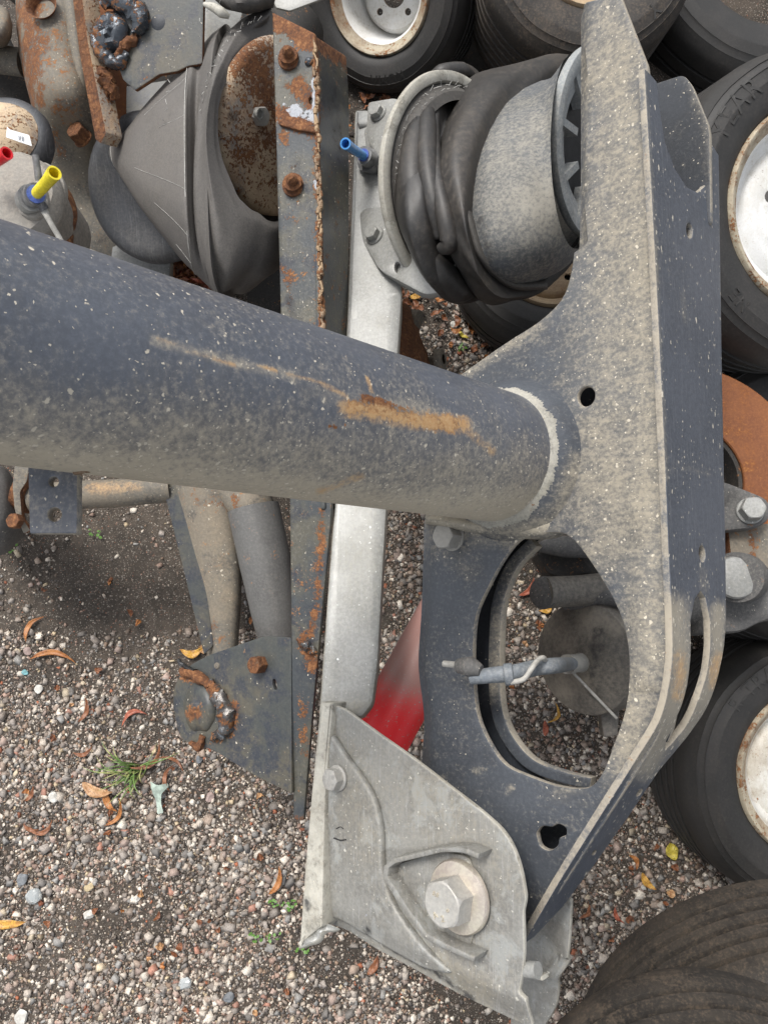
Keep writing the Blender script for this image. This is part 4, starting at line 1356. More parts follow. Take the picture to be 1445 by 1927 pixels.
for (px, py, s) in ((545, 113, 1.0), (553, 350, 1.0)):
    c = Cpl.pt(px, py)
    o = lathe('stud', [(0.0155 * s, 0), (0.0155 * s, 0.004), (0.0125 * s, 0.005), (0.012 * s, 0.012), (0.0075 * s, 0.013), (0.0072 * s, 0.016), (0.0064 * s, 0.017), (0.0072 * s, 0.018), (0.0064 * s, 0.0195), (0.007 * s, 0.021), (0.006 * s, 0.023), (0.003 * s, 0.026), (0, 0.026)],
              c, Cpl.N + Vector((0.35, 0, 0)), M['rust'], chan, 18, 30, wob=lambda a, r, h: mnoise.noise(Vector((a * 2, h * 300, 0))) * 0.0015)
# lower gusset, torch cut
GP = Plane.through((430, 1230, .37), (545, 1480, .41), (540, 1210, .43))
slab('gusset_plate', GP, [(395, 1232, 8), (500, 1196, 14), (548, 1200, 4), (549, 1494, 4), (470, 1455, 20), (400, 1410, 20), (340, 1395, 20), (325, 1330, 30), (328, 1285, 20), (360, 1250, 10)], 0.007, [M['steel_dark'], M['steel_rusty']], chan, grid=0.008, bevel=0.001,
     holes=[ell(517, 1288, 4, 11, -10, 10)], splats=[('rust', [(345, 1270), (400, 1290), (440, 1330), (430, 1380)], 26, 0.7), ('rust', [(370, 1400), (420, 1390)], 16, 0.5), ('rust', [(540, 1200), (546, 1260)], 14, 0.3)])
lathe('boss', [(0, 0.010), (0.006, 0.0105), (0.010, 0.0075), (0.014, 0.006), (0.024, 0.006), (0.033, 0.002), (0.037, -0.004), (0.038, -0.02)], GP.pt(372, 1330), GP.N + Vector((-0.2, 0, 0)), M['steel_dark'], chan, 30, 50,
      splats=[('rust', [(365, 1345)], 34, 0.9), ('dust', [(345, 1320)], 60, 0.3)], wob=lambda a, r, h: mnoise.noise(Vector((math.cos(a) * 2, math.sin(a) * 2, h * 80))) * 0.004)


def blob(name, path, rad, plane, mat, parent, lift=0.004, k=0.5):
    pts = [plane.pt(*p) + plane.N * lift for p in path]
    me = tube_mesh(pts, rad, 14, 7)
    for v in me.vertices:
        v.co += Vector(mnoise.noise_vector(v.co * 120)) * 0.006 * k + Vector(mnoise.noise_vector(v.co * 320)) * 0.0025 * k
    return fin(name, me, mat, parent, 60, [('rust', [path[0]], 40, 0.35)])


blob('melted_edge', [(398, 1282), (415, 1310), (432, 1345), (425, 1375), (400, 1390)], [.005, .011, .013, .010, .004], GP, M['melt'], chan, k=0.9)
blob('melted_edge', [(345, 1262), (375, 1272), (400, 1290)], [.004, .008, .006], GP, M['rust'], chan)
blob('melted_edge', [(340, 1242), (352, 1255), (372, 1262)], [.002, .004, .003], GP, M['black'], chan)
blob('melted_edge', [(362, 1396), (378, 1405), (385, 1385)], [.003, .006, .004], GP, M['rust'], chan)
blob('melted_edge', [(562, 1205), (580, 1215), (592, 1228)], [.003, .007, .004], Cpl, M['melt'], chan, k=0.9)
bolt('bolt', GP.pt(492, 1250), GP.N, 0.021, 0.016, M['rust'], chan, splats=[('dust', [(490, 1250)], 30, 0.9)])
lathe('rivet', [(0, 0.003), (0.004, 0.002), (0.005, 0)], GP.pt(409, 1253), GP.N, M['steel_tan'], chan, 12)

# ------------------------------------------------------------------ black air spring on the right
rp = circle_pose(838, 346, 122, 210, -4, 0.148, True)
RC, RN = rp
spr = thing('air_spring', (RC.x, RC.y, 0.3), 'black crumpled air bellows between a pale ring plate and a dusty piston', 'air spring')
lathe('ring_plate', [(0.120, -0.004), (0.133, -0.004), (0.140, -0.002), (0.147, 0.003), (0.151, 0.009), (0.150, 0.015), (0.144, 0.018), (0.137, 0.016), (0.134, 0.008), (0.120, 0.004)], RC - RN * 0.008, RN, M['galv_edge'], spr, 96, 50)
lathe('bead_ring', [(0.137, 0.004), (0.135, 0.010), (0.131, 0.015), (0.131, 0.017), (0.128, 0.019), (0.127, 0.024), (0.122, 0.030), (0.110, 0.034)], RC - RN * 0.008, RN, M['rubber_cord'], spr, 96, 30)
lathe('cover_disc', [(0, -0.012), (0.125, -0.012), (0.128, -0.006)], RC, RN, M['galv_dirty'], spr, 64)


def bel_warp(t, ph):
    k = 1.0 - 0.035 * math.exp(-((ph - 1.9 - t) / 0.16) ** 2) * math.sin(math.pi * t) + 0.02 * math.exp(-((ph - 1.2 - 1.4 * t) / 0.12) ** 2) * math.sin(math.pi * t)
    # soft long folds on the near side
    k += 0.030 * math.sin(ph * 3 + 1.2 + t * 5) * math.sin(math.pi * min(1, t * 1.3))
    k += 0.018 * math.sin(ph * 7 + t * 9) * (1 - t)
    k += 0.05 * mnoise.noise(Vector((math.cos(ph) * 1.6, math.sin(ph) * 1.6, t * 5)))
    return k


loft('bellows', [(830, 165, 856, 530, .43, 742, 350, .545), (842, 128, 872, 560, .43, 754, 350, .572), (872, 122, 892, 572, .43, 770, 345, .588), (892, 140, 898, 560, .43, 800, 345, .588), (893, 165, 905, 545, .43, 822, 345, .572),
                 (915, 140, 925, 562, .435, 832, 350, .590), (965, 122, 968, 560, .44, 852, 350, .612), (1020, 106, 1010, 552, .45, 872, 380, .618), (1048, 110, 1035, 540, .455, 880, 400, .605), (1056, 125, 1040, 525, .46, 892, 400, .590), (1050, 150, 1030, 510, .46, 905, 400, .575)],
     M['rubber'], spr, 110, 9, warp=bel_warp, caps=(True, False), nz=0.0012, nzs=22, smooth=180,
     splats=[('dust', [(900, 200), (860, 340)], 90, 0.25), ('dust', [(980, 130), (1040, 120)], 40, 0.25)])
# folds lying on the bellows


def fold(path, zs, rad, mat='rubber', seg=18):
    pts = [P(x, y, z) for (x, y), z in zip(path, zs)]
    return tube('rubber_fold', pts, rad, M[mat], spr, seg, 9, smooth=180)


fold([(798, 190), (784, 260), (778, 340), (790, 420), (815, 485)], [.545, .568, .572, .560, .525], [.008, .018, .021, .018, .008])
fold([(808, 165), (803, 240), (806, 320), (818, 390), (826, 450)], [.530, .575, .588, .584, .566], [.006, .013, .014, .014, .008])
fold([(822, 195), (815, 260), (822, 330), (836, 400), (846, 455), (828, 470)], [.545, .575, .590, .593, .582, .570], [.004, .009, .010, .012, .013, .007])
fold([(812, 150), (830, 138), (868, 134), (893, 148)], [.48, .50, .49, .465], [.006, .012, .012, .006])
fold([(812, 480), (835, 515), (862, 545), (885, 552)], [.55, .53, .50, .48], [.010, .017, .018, .008])
# turned edge showing the cord
loft('cord_edge', [(880, 360, 870, 360, .598, 874, 362, .602), (872, 400, 892, 404, .580, 880, 402, .606), (880, 440, 903, 436, .575, 890, 440, .600), (896, 485, 918, 470, .56, 905, 480, .588), (925, 520, 940, 498, .535, 932, 512, .565), (965, 545, 972, 522, .51, 968, 535, .540), (1030, 545, 1030, 525, .49, 1030, 536, .515)],
     M['rubber_cord'], spr, 18, 8, smooth=180)
# piston
loft('piston', [(900, 205, 900, 500, .445, 868, 400, .560), (930, 185, 935, 520, .455, 880, 390, .588), (990, 160, 1000, 528, .465, 925, 370, .615), (1045, 145, 1060, 505, .48, 985, 350, .625), (1062, 120, 1082, 480, .49, 1020, 330, .625), (1078, 100, 1095, 462, .50, 1036, 300, .630)],
     M['piston_dusty'], spr, 90, 8, caps=(True, False), nz=0.0012, nzs=40, splats=[('dust', [(940, 270), (1000, 230)], 60, 0.35), ('dust', [(1000, 400), (1060, 380)], 120, 0.8), ('dust', [(960, 300), (1010, 250)], 80, 0.4), ('soot', [(985, 480)], 30, 0.25), ('soot', [(900, 400), (930, 500)], 34, 0.5), ('soot', [(1030, 150), (1045, 240)], 20, 0.1)])  # darker patches next to the bellows edge
pf = circle_pose(1112, 268, 76, 186, 0, 0.128, True)
lathe('piston_flange', [(0.118, -0.006), (0.127, -0.004), (0.129, 0.002), (0.127, 0.008), (0.118, 0.010), (0.108, 0.006), (0.107, 0.0), (0.085, -0.004)], pf[0], pf[1], M['piston_flange'], spr, 90, 50)
for k in range(12):
    a = math.radians(90 + k * 15)
    X, Y, N = frame(pf[1])
lathe('piston_base', [(0, -0.016), (0.106, -0.016), (0.107, 0.0)], pf[0], pf[1], M['black'], spr, 60, 40)
X, Y, N = frame(pf[1])
for k in range(9):
    a = 2 * math.pi * k / 9 + 0.2
    d = X * math.cos(a) + Y * math.sin(a)
    s_ = Y * math.cos(a) - X * math.sin(a)
    c = pf[0]
    q = [c + d * 0.06 - s_ * 0.005, c + d * 0.107 - s_ * 0.005, c + d * 0.107 + s_ * 0.005, c + d * 0.06 + s_ * 0.005]
    me = mesh_from('rib', [v + N * 0.003 for v in q] + [v - N * 0.015 for v in q], [(0, 1, 2, 3), (7, 6, 5, 4), (0, 4, 5, 1), (1, 5, 6, 2), (2, 6, 7, 3), (3, 7, 4, 0)])
    fin('piston_rib', me, M['piston_flange'], spr, 0)


def stitches(name, circ, r, h, a0, a1, n, ln, parent, rad=0.0004, both=True):
    c, nn = circ
    X, Y, N = frame(nn)
    V, F = [], []
    for i in range(n):
        a = math.radians(a0 + (a1 - a0) * (i + random.uniform(-.25, .25)) / n)
        e = X * math.cos(a) + Y * math.sin(a)
        p = c + e * (r + random.uniform(-.001, .001)) + N * h
        t = (N * random.uniform(0.3, 1) + e * random.uniform(-.2, .9) + (Y * math.cos(a) - X * math.sin(a)) * random.uniform(-.7, .7)).normalized()
        me = tube_mesh([p, p + t * ln * .6, p + t * ln * random.uniform(.7, 1.2) + N * .0005], rad, 5, 1)
        n0 = len(V)
        V += [v.co.copy() for v in me.vertices]
        F += [tuple(k + n0 for k in q.vertices) for q in me.polygons]
        bpy.data.meshes.remove(me)
    o = fin(name, mesh_from(name, V, F), M['thread'], parent, 60)
    o['kind'] = 'stuff'
    return o


stitches('mould_whiskers', rp, 0.131, 0.012, 0, 360, 90, 0.007, spr)
stitches('mould_whiskers', rp, 0.125, 0.020, 0, 360, 60, 0.005, spr)

# lugs that carry the ring plate
LP = Plane(RC - RN * 0.030, RN)


def lug(pl, poly, hole=None, nb=3):
    for k in range(nb):
        slab('mounting_lug', pl.off(-0.0085 * k), poly, 0.0075, [M['galv_dirty'], M['galv_dirty']], spr, holes=[hole] if hole else [], bevel=0.0015, grid=0.02)


LUGP = Plane.through((700, 250, .455), (690, 470, .45), (800, 520, .50))
slab('mounting_lug', LUGP, [(692, 192, 8), (740, 184, 6), (800, 200, 10), (800, 330, 10), (715, 300, 10), (688, 262, 20)], 0.009, [M['galv'], M['galv_dirty']], spr, bevel=0.002, grid=0.02)
slab('mounting_lug', LUGP.off(-0.013), [(684, 240, 8), (735, 220, 6), (790, 230, 10), (800, 350, 10), (735, 330, 10), (690, 300, 10)], 0.02, [M['galv_dirty'], M['galv_dirty']], spr, bevel=0.002, grid=0.02)
lug2 = [(676, 400, 12), (690, 390, 8), (760, 385, 10), (860, 480, 10), (850, 545, 10), (800, 555, 12), (715, 510, 14), (680, 452, 20)]
for k in range(3):
    slab('mounting_lug', LUGP.off(-0.010 * k), [(p[0] + k * -1.0, p[1] + k * 2.5, p[2]) for p in lug2], 0.0085, [M['galv'], M['galv_dirty']], spr, bevel=0.0015, grid=0.02, holes=[ell(747, 503, 6, 10, 0, 14)] if k == 0 else [])
bolt('bolt', LUGP.pt(712, 213), LUGP.N, 0.019, 0.010, M['galv'], spr, 0.0135)
bolt('bolt', LUGP.pt(705, 442), LUGP.N, 0.019, 0.010, M['galv'], spr, 0.0145)
for (x, y) in ((674, 237), (664, 453)):
    tube('stud_end', [P(x + 24, y - 2, .425), P(x, y, .43)], 0.0055, M['galv_dirty'], spr, 14, 2)
tube('port_block', [P(720, 318, .42), P(690, 300, .455)], 0.017, M['fitting_grey'], spr, 24, 2)
tube('air_fitting', [P(700, 304, .448), P(684, 292, .475)], [0.0125, 0.0125], M['fitting_grey'], spr, 24, 2)
tube('seal_ring', [P(689, 296, .468), P(683, 291, .4765)], 0.0088, M['blue_ring'], spr, 24, 2)
tube('blue_cap', [P(688, 296, .47), P(665, 281, .505), P(650, 270, .535)], [0.0062, 0.0064, 0.0076], M['blue_plastic'], spr, 20, 4, hollow=0.02)

# ------------------------------------------------------------------ grey air spring on the left with the rusty disc
lp = circle_pose(521, 237, 107, 171, 0, 0.125, True)
LC, LN = lp
sp2 = thing('air_spring', (LC.x - 0.1, LC.y, 0.25), 'grey folded air bellows with a rusty round end plate, left of the rusty channel', 'air spring')
lathe('end_plate', [(0, 0.004), (0.112, 0.004), (0.120, 0.002), (0.1245, -0.003), (0.125, -0.010), (0.118, -0.012)], LC, LN, M['rust_pale'], sp2, 80, 40,
      splats=[('rust', [(470, 110), (495, 170), (508, 230)], 60, 1.5), ('rust', [(430, 260), (450, 320)], 30, 0.6), ('soot', [(425, 200), (440, 240)], 16, 0.6)], wob=lambda a, r, h: 0)
for i in range(1, 40):
    pass
bolt('hex_nut', LC + LN * 0.004 + (Plane(LC, LN).pt(483, 218) - LC), LN, 0.024, 0.011, M['bolt'], sp2, None)
nb = Plane(LC + LN * 0.015, LN).pt(487, 214)
lathe('threaded_port', [(0.0078, 0), (0.0078, 0.004), (0.0055, 0.004), (0.0055, -0.006), (0, -0.006)], nb, LN, M['galv'], sp2, 24, 30)


def bag_warp(t, ph):
    k = 1 + 0.02 * math.exp(-((ph - 2.35 - 0.5 * t) / 0.10) ** 2) - 0.035 * math.exp(-((ph - 2.75 - 0.3 * t) / 0.13) ** 2) + 0.04 * mnoise.noise(Vector((math.cos(ph) * 1.4, math.sin(ph) * 1.4, t * 6))) + 0.012 * math.sin(ph * 5 + t * 4)
    return k


loft('bellows', [(520, 64, 530, 412, .47, 414, 240, .535), (519, 45, 528, 440, .465, 402, 245, .548), (510, 24, 505, 510, .44, 390, 255, .560), (485, 32, 465, 552, .40, 386, 270, .555), (455, 48, 432, 560, .37, 378, 285, .530), (440, 58, 425, 556, .35, 366, 290, .515)],
     M['rubber_grey'], sp2, 100, 9, warp=bag_warp, caps=(False, True), nz=0.001, nzs=25, smooth=180,
     splats=[('dust', [(420, 400), (450, 520)], 60, 0.1), ('soot', [(410, 180), (470, 80)], 20, 0.12)])
CONE = [(440, 58, 436, 560, .37, 392, 280, .545), (425, 68, 428, 558, .365, 380, 282, .520), (410, 84, 418, 552, .36, 370, 284, .500), (385, 105, 392, 530, .35, 356, 288, .516), (366, 128, 372, 512, .35, 344, 290, .522), (330, 168, 345, 490, .35, 308, 290, .495), (290, 205, 290, 415, .35, 258, 290, .452), (245, 244, 240, 345, .35, 226, 288, .415), (215, 268, 221, 315, .35, 208, 288, .385), (208, 276, 212, 302, .35, 205, 288, .37)]
loft('bellows_cone', CONE, M['rubber_grey'], sp2, 90, 8, warp=lambda t, ph: 1 + 0.015 * mnoise.noise(Vector((math.cos(ph) * 1.4, math.sin(ph) * 1.4, t * 5))) + 0.006 * math.sin(ph * 9 + t * 6), power=0.74, nz=0.0008, smooth=180,
     splats=[('dust', [(330, 250), (300, 330)], 110, 0.35), ('soot', [(372, 120), (368, 300), (385, 500)], 12, 0.25)])  # darker line down the valley of the fold


def seam(path_fn, name, rad=0.0007):
    return tube(name, path_fn, rad, M['thread'], sp2, 5, 3)


def pw(ph, p=0.74):
    c_, s_ = math.cos(ph), math.sin(ph)
    return math.atan2(math.copysign(abs(s_) ** p, s_), math.copysign(abs(c_) ** p, c_)), math.hypot(abs(c_) ** p, abs(s_) ** p)


def cpt(t, ph):
    a, k = pw(ph)
    return loft_pt(CONE, t, a, k * 1.006)


seam([cpt(0.42, 0.25 + 0.19 * i) for i in range(15)], 'seam_thread', 0.0005)
seam([cpt(0.875, 0.3 + 0.2 * i) for i in range(14)], 'seam_thread', 0.0004)
for q in range(6):
    ph = 0.55 + q * 0.4
    seam([cpt(0.43 + 0.035 * i, ph + 0.035 * i * (ph - 1.57) * -0.9) for i in range(4 + (q * 3) % 5)], 'seam_thread', 0.00022)
# creases radiating over the big lobe
loft('bellows_shoulder', [(512, 12, 505, 40, .47, 508, 26, .50), (470, 28, 470, 80, .46, 462, 55, .50), (432, 60, 440, 140, .44, 420, 105, .50), (405, 110, 418, 220, .43, 398, 170, .51), (395, 200, 405, 300, .42, 388, 250, .52)],
     M['rubber_grey'], sp2, 30, 8, smooth=180)
pp = circle_pose(282, 352, 112, 148, -14, 0.115, False)
lathe('piston', [(0.02, 0.006), (0.06, 0.004), (0.085, 0.016), (0.10, 0.016), (0.110, 0.008), (0.115, -0.006), (0.114, -0.03), (0.105, -0.05), (0.10, -0.11)], pp[0], pp[1], M['piston_black'], sp2, 90, 60,
      splats=[('dust', [(200, 260), (180, 330), (200, 400), (260, 470), (330, 490)], 26, 0.35)])
# mould threads on the grey bag
tv = []


def surf_line(name, pts, zs, rad=0.0006, parent=sp2, mat='thread'):
    return tube(name, [P(x, y, z) for (x, y), z in zip(pts, zs)], rad, M[mat], parent, 5, 6)


stitches('mould_whiskers', lp, 0.142, -0.02, 95, 265, 60, 0.008, sp2)
stitches('mould_whiskers', (LC - LN * 0.05, LN), 0.165, -0.02, 90, 270, 40, 0.008, sp2)

# ------------------------------------------------------------------ red shock absorber, brake gear
red = thing('shock_absorber', P(740, 1300, 0.2), 'bright red shock absorber tube showing between the pale beam and the blue arm', 'shock absorber')
mr, ntr, br = new_mat('red_paint_powdered')
g = NB(ntr)
tc = g.node('ShaderNodeTexCoord').outputs['Object']
nn_ = g.noise(tc, 220, 5, 0.7)
wm = g.m('ADD', g.attr('dust'), g.m('MULTIPLY', g.m('SUBTRACT', nn_, 0.5), 0.35))
cr = g.mix(g.step(wm, 0.0, 1.7), (0.90, 0.03, 0.035), (0.40, 0.22, 0.19))
cr = g.mix(g.step(nn_, 0.72, 0.78), cr, (0.4, 0.32, 0.28))
ntr.links.new(cr, br.inputs['Base Color'])
br.inputs['Roughness'].default_value = 0.42
M['red'] = mr
tube('outer_tube', [P(901, 1047, .36), P(861, 1120, .36), P(821, 1193, .36), P(776, 1275, .36), P(738, 1344, .36), P(712, 1392, .36)], 0.042, M['red'], red, 48, 16,
     splats=[('dust', [(880, 1060), (830, 1160), (795, 1215)], 170, 2.6), ('dust', [(690, 1340), (720, 1260)], 16, 0.5)])
tube('end_eye', [P(712, 1400, .34), P(722, 1480, .34)], 0.04, M['black'], red, 24, 2)

cal = thing('brake_caliper', P(1250, 1100, 0.2), 'dusty cast brake caliper with bolted guide pins, behind and right of the blue arm', 'brake caliper')
cp = Plane(P(1413, 960, .40), Vector((-0.05, -0.05, 1)))
slab('carrier_arm', cp, [(1340, 900, 10), (1372, 908, 20), (1448, 940, 20), (1452, 975, 20), (1425, 994, 16), (1360, 1000, 20), (1330, 1000, 5)], 0.03, [M['cast'], M['cast']], cal, grid=0.012, bevel=0.006,
     disp=lambda x, y: -0.012 * np.exp(-((x - 1372) / 18) ** 2 - ((y - 950) / 16) ** 2) + 0.004 * np.exp(-((x - 1413) / 30) ** 2 - ((y - 960) / 30) ** 2))
bolt('bolt', cp.off(0.003).pt(1410, 962), cp.N + Vector((-0.1, 0.1, 0)), 0.029, 0.018, M['galv'], cal, 0.0185)
tube('guide_pin', [P(1400, 1088, .33), P(1385, 1086, .42)], [0.036, 0.034], M['cast'], cal, 40, 3)
lathe('pin_cap', [(0, 0.006), (0.022, 0.006), (0.027, 0.004), (0.029, 0)], P(1383, 1087, .421), Vector((-0.1, 0, 1)), M['galv'], cal, 40, 30)
slab('body', Plane.through((1370, 1150, .37), (1445, 1100, .36), (1445, 1180, .36)), [(1330, 1045, 10), (1385, 1048, 20), (1420, 1062, 10), (1470, 1070, 10), (1480, 1165, 10), (1440, 1168, 20), (1400, 1190, 20), (1330, 1195, 10)], 0.06, [M['cast'], M['cast']], cal, grid=0.008, bevel=0.01,
     disp=lambda x, y: 0.006 * np.sin((y - 1040) / 22.0) * np.cos((x - 1370) / 31.0))
loft('housing', [(1340, 1070, 1340, 1190, .31, 1340, 1130, .37), (1240, 1080, 1240, 1170, .31, 1240, 1125, .37), (1180, 1092, 1170, 1150, .31, 1172, 1120, .37), (1110, 1095, 1105, 1155, .31, 1108, 1120, .36), (1060, 1130, 1060, 1150, .31, 1060, 1140, .33)], M['cast'], cal, 28, 6, nz=0.003, nzs=40)
slab('torn_lug', Plane(P(1060, 1050, .33), Vector((0, 0, 1))), [(1010, 1015, 4), (1180, 1000, 4), (1260, 1080, 4), (1180, 1092, 4), (1100, 1080, 8), (1060, 1088, 5), (1032, 1080, 8), (1022, 1062, 5), (1008, 1042, 5), (1024, 1036, 4)], 0.05, [M['cast_dark'], M['cast_dark']], cal, bevel=0.004)
tube('lug_pin', [P(1010, 1022, .352), P(1060, 1028, .352), P(1120, 1030, .352)], [0.012, 0.016, 0.016], M['cast'], cal, 24, 3)
tube('pin_boot', [P(1180, 1105, .34), P(1080, 1112, .35), P(1024, 1115, .365)], [0.024, 0.022, 0.0225], M['chamber'], cal, 40, 5)
lathe('boot_cap', [(0, 0.004), (0.019, 0.0035), (0.022, 0.001), (0.0235, -0.003)], P(1021, 1115, .367), Vector((-0.72, 0, 0.72)), M['cast'], cal, 40, 40)

dsk = thing('brake_disc', P(1285, 901, 0.31), 'rust orange brake disc half hidden by the right edge of the blue flange', 'brake disc')
dn = Vector((-0.04, 0, 1)).normalized()
dc = P(1285, 901, .33)
do = lathe('friction_ring', [(0.089, 0), (0.0905, 0.002), (0.181, 0.002), (0.183, 0.0), (0.183, -0.022), (0.0905, -0.022), (0.089, 0)], dc, dn, M['rust_disc'], dsk, 120, 30)
lathe('hub_bell', [(0.089, -0.004), (0.084, -0.006), (0.082, -0.05), (0.05, -0.055), (0, -0.055)], dc, dn, M['cast_dark'], dsk, 60, 40)
slab('brake_pad', Plane(P(1420, 1010, .372), Vector((0, 0, 1))), [(1368, 985, 4), (1460, 985, 4), (1460, 1070, 4), (1425, 1070, 3), (1425, 1050, 3), (1375, 1050, 3)], 0.02, [M['steel_tan'], M['rust']], cal, bevel=0.002,
     splats=[('rust', [(1415, 990), (1415, 1060)], 18, 0.6)], grid=0.01)

ch = thing('brake_chamber', P(1120, 1240, 0.2), 'round dusty black brake chamber seen through the oval window', 'brake chamber')
cpz = circle_pose(1100, 1240, 88, 108, -18, 0.080, False)
cc, cn = cpz
print('chamber', cc, cn)
lathe('housing', [(0, 0.010), (0.03, 0.010), (0.055, 0.006), (0.072, 0.000), (0.080, -0.004), (0.082, -0.012), (0.082, -0.040), (0.079, -0.046), (0.079, -0.10), (0, -0.10)], cc, cn, M['chamber'], ch, 90, 40,
      splats=[('dust', [(1040, 1180), (1060, 1200)], 40, 0.5), ('soot', [(1130, 1180), (1120, 1300)], 40, 0.6), ('dust', [(1100, 1160), (1160, 1180)], 30, 0.9), ('dust', [(1090, 1280), (1060, 1300)], 30, 0.8), ('dust', [(1020, 1280), (1060, 1330)], 40, 0.3)])  # darker down the right side
slab('lower_lug', Plane(P(1145, 1365, .30), Vector((-.1, 0, 1))), [(1128, 1340, 3), (1165, 1330, 3), (1162, 1384, 5), (1136, 1388, 4)], 0.03, [M['chamber'], M['chamber']], ch, bevel=0.002)
f0 = Plane(cc + cn * 0.010, cn).pt(1092, 1247)
bolt('fitting_nut', f0, cn, 0.024, 0.010, M['bolt_dusty'], ch, 0.014)
zf = f0.z
tube('fitting', [f0, P(1080, 1249, zf + .03), P(1066, 1250, zf + .045)], [0.0125, 0.0125, 0.0135], M['bolt_dusty'], ch, 28, 3)
HW = lambda x, y, d: WEB.off(d).pt(x, y)
tube('air_hose', [P(1076, 1249, zf + .035), HW(1050, 1252, -.05), HW(1010, 1256, -.012), HW(970, 1266, .010), HW(930, 1270, .022), HW(886, 1275, .03)], [0.0085, 0.0085, 0.0085, 0.009, 0.0085, 0.0075], M['hose_grey'], ch, 24, 6, hollow=0.012)
lathe('hose_clamp', [(0.0095, -0.005), (0.0115, -0.004), (0.0115, 0.004), (0.0095, 0.005)], HW(957, 1269, .015), HW(930, 1270, .022) - HW(970, 1266, .010), M['hose_grey'], ch, 24, 30)
tube('sensor_plug', [HW(905, 1262, .032), HW(885, 1255, .034), HW(864, 1253, .032)], [0.006, 0.011, 0.008], M['cast'], ch, 18, 5)
tube('sensor_lead', [HW(866, 1252, .034), HW(835, 1249, .034)], 0.0036, M['wire_pale'], ch, 10, 2)
tube('wire', [HW(962, 1284, .018), HW(985, 1278, .018), HW(1000, 1258, .014), HW(1012, 1242, .004), HW(1022, 1238, -.005), HW(1026, 1246, -.02)], 0.0028, M['wire_pale'], ch, 10, 8)
tube('bleed_wire', [P(1078, 1266, zf + .012), P(1110, 1300, zf + .012), P(1160, 1352, zf + .01)], 0.0022, M['wire_pale'], ch, 8, 3)

# ------------------------------------------------------------------ arms below the tube
a1 = thing('trailing_arm', P(390, 1080, 0.15), 'tan dusty steel arm standing between the gravel and the grey damper, under the axle tube', 'steel arm')
ap = ((305, 915, .27), (395, 1225, .20), (450, 1150, .22))
loft('body', [(300, 880, 436, 880, .22, 380, 880, .30), (322, 960, 440, 960, .21, 395, 960, .285), (345, 1040, 450, 1040, .20, 410, 1040, .27), (368, 1120, 450, 1120, .19, 422, 1120, .255), (392, 1235, 446, 1225, .18, 425, 1230, .23)],
     M['steel_tan'], a1, 32, 6, power=0.75, splats=[('rust', [(345, 930), (440, 950)], 30, 0.35), ('rust', [(400, 1170), (430, 1220)], 26, 0.35), ('dust', [(400, 950), (425, 1150)], 34, 0.5)])
slab('side_flange', Plane.through((300, 900, .275), (390, 1220, .225), (330, 900, .278)), [(296, 880, 3), (330, 880, 3), (352, 980, 10), (388, 1100, 10), (402, 1215, 5), (384, 1232, 4), (350, 1090, 10), (318, 960, 10)], 0.006, [M['steel_dark'], M['steel_tan']], a1, grid=0.01)
a2 = thing('damper', P(490, 1080, 0.15), 'slim grey damper tube with dust cover, left of the dark steel channel', 'damper')
tube('dust_cover', [P(477, 955, .28), P(500, 1060, .27), P(518, 1160, .26), P(528, 1215, .25)], [0.0405, 0.040, 0.035, 0.030], M['piston_flange'], a2, 48, 10, splats=[('dust', [(470, 960), (520, 1150)], 10, 0.3)])
bpy.data.objects['dust_cover'].data.materials.clear()
M['cover'] = grunge('grey_dust_cover', (0.105, 0.103, 0.098), (0.08, 0.078, 0.075), dust=(0.22, 0.21, 0.19), dust_amt=-0.15, dust_k=0.45, rust_amt=-0.55, rough=0.6, bump=0.3)
bpy.data.objects['dust_cover'].data.materials.append(M['cover'])
tube('rod_end', [P(440, 900, .27), P(470, 945, .28), P(476, 962, .28)], [0.036, 0.036, 0.034], M['steel_tan'], a2, 32, 4, splats=[('rust', [(440, 930), (450, 955)], 20, 0.6)])
pr = thing('rusty_pipe', P(220, 925, 0.2), 'short tan rusty pipe lying across under the axle, right of the drilled tab', 'pipe')
tube('pipe', [P(60, 938, .28), P(140, 932, .28), P(220, 928, .27), P(320, 918, .26)], 0.0225, M['steel_tan'], pr, 32, 4, splats=[('ochre', [(170, 920), (260, 915)], 30, 0.55)])
tube('collar', [P(38, 925, .28), P(62, 932, .28)], 0.030, M['rust'], pr, 24, 2)
lum = thing('hub_drum', P(0, 980, 0.15), 'grey scuffed cast drum at the left edge below the axle tube', 'drum')
loft('casting', [(-60, 860, -60, 1020, .20, -60, 940, .34), (-20, 870, -20, 1045, .20, -20, 960, .33), (15, 885, 10, 1040, .19, 14, 970, .31), (38, 930, 34, 1018, .18, 36, 980, .27), (52, 985, 48, 1010, .17, 50, 996, .20)], M['cast'], lum, 40, 8, nz=0.003, nzs=30)
brk = thing('rusty_bracket', P(45, 930, 0.25), 'small rust brown bracket and nut at the left edge beside the drilled tab', 'bracket')
seg_plate('bracket_strap', ((30, 890, .36), (45, 1000, .34), (60, 890, .36), [(28, 875, 4), (55, 878, 4), (52, 905, 6), (38, 925, 6), (42, 975, 6), (58, 998, 4), (45, 1005, 4), (28, 960, 8), (24, 915, 6)]), 0.010, [M['steel_tan'], M['rust']], brk, bevel=0.001, grid=0.008)
bolt('nut', P(34, 982, .35), Vector((-.2, 0, 1)), 0.020, 0.012, M['rust'], brk)

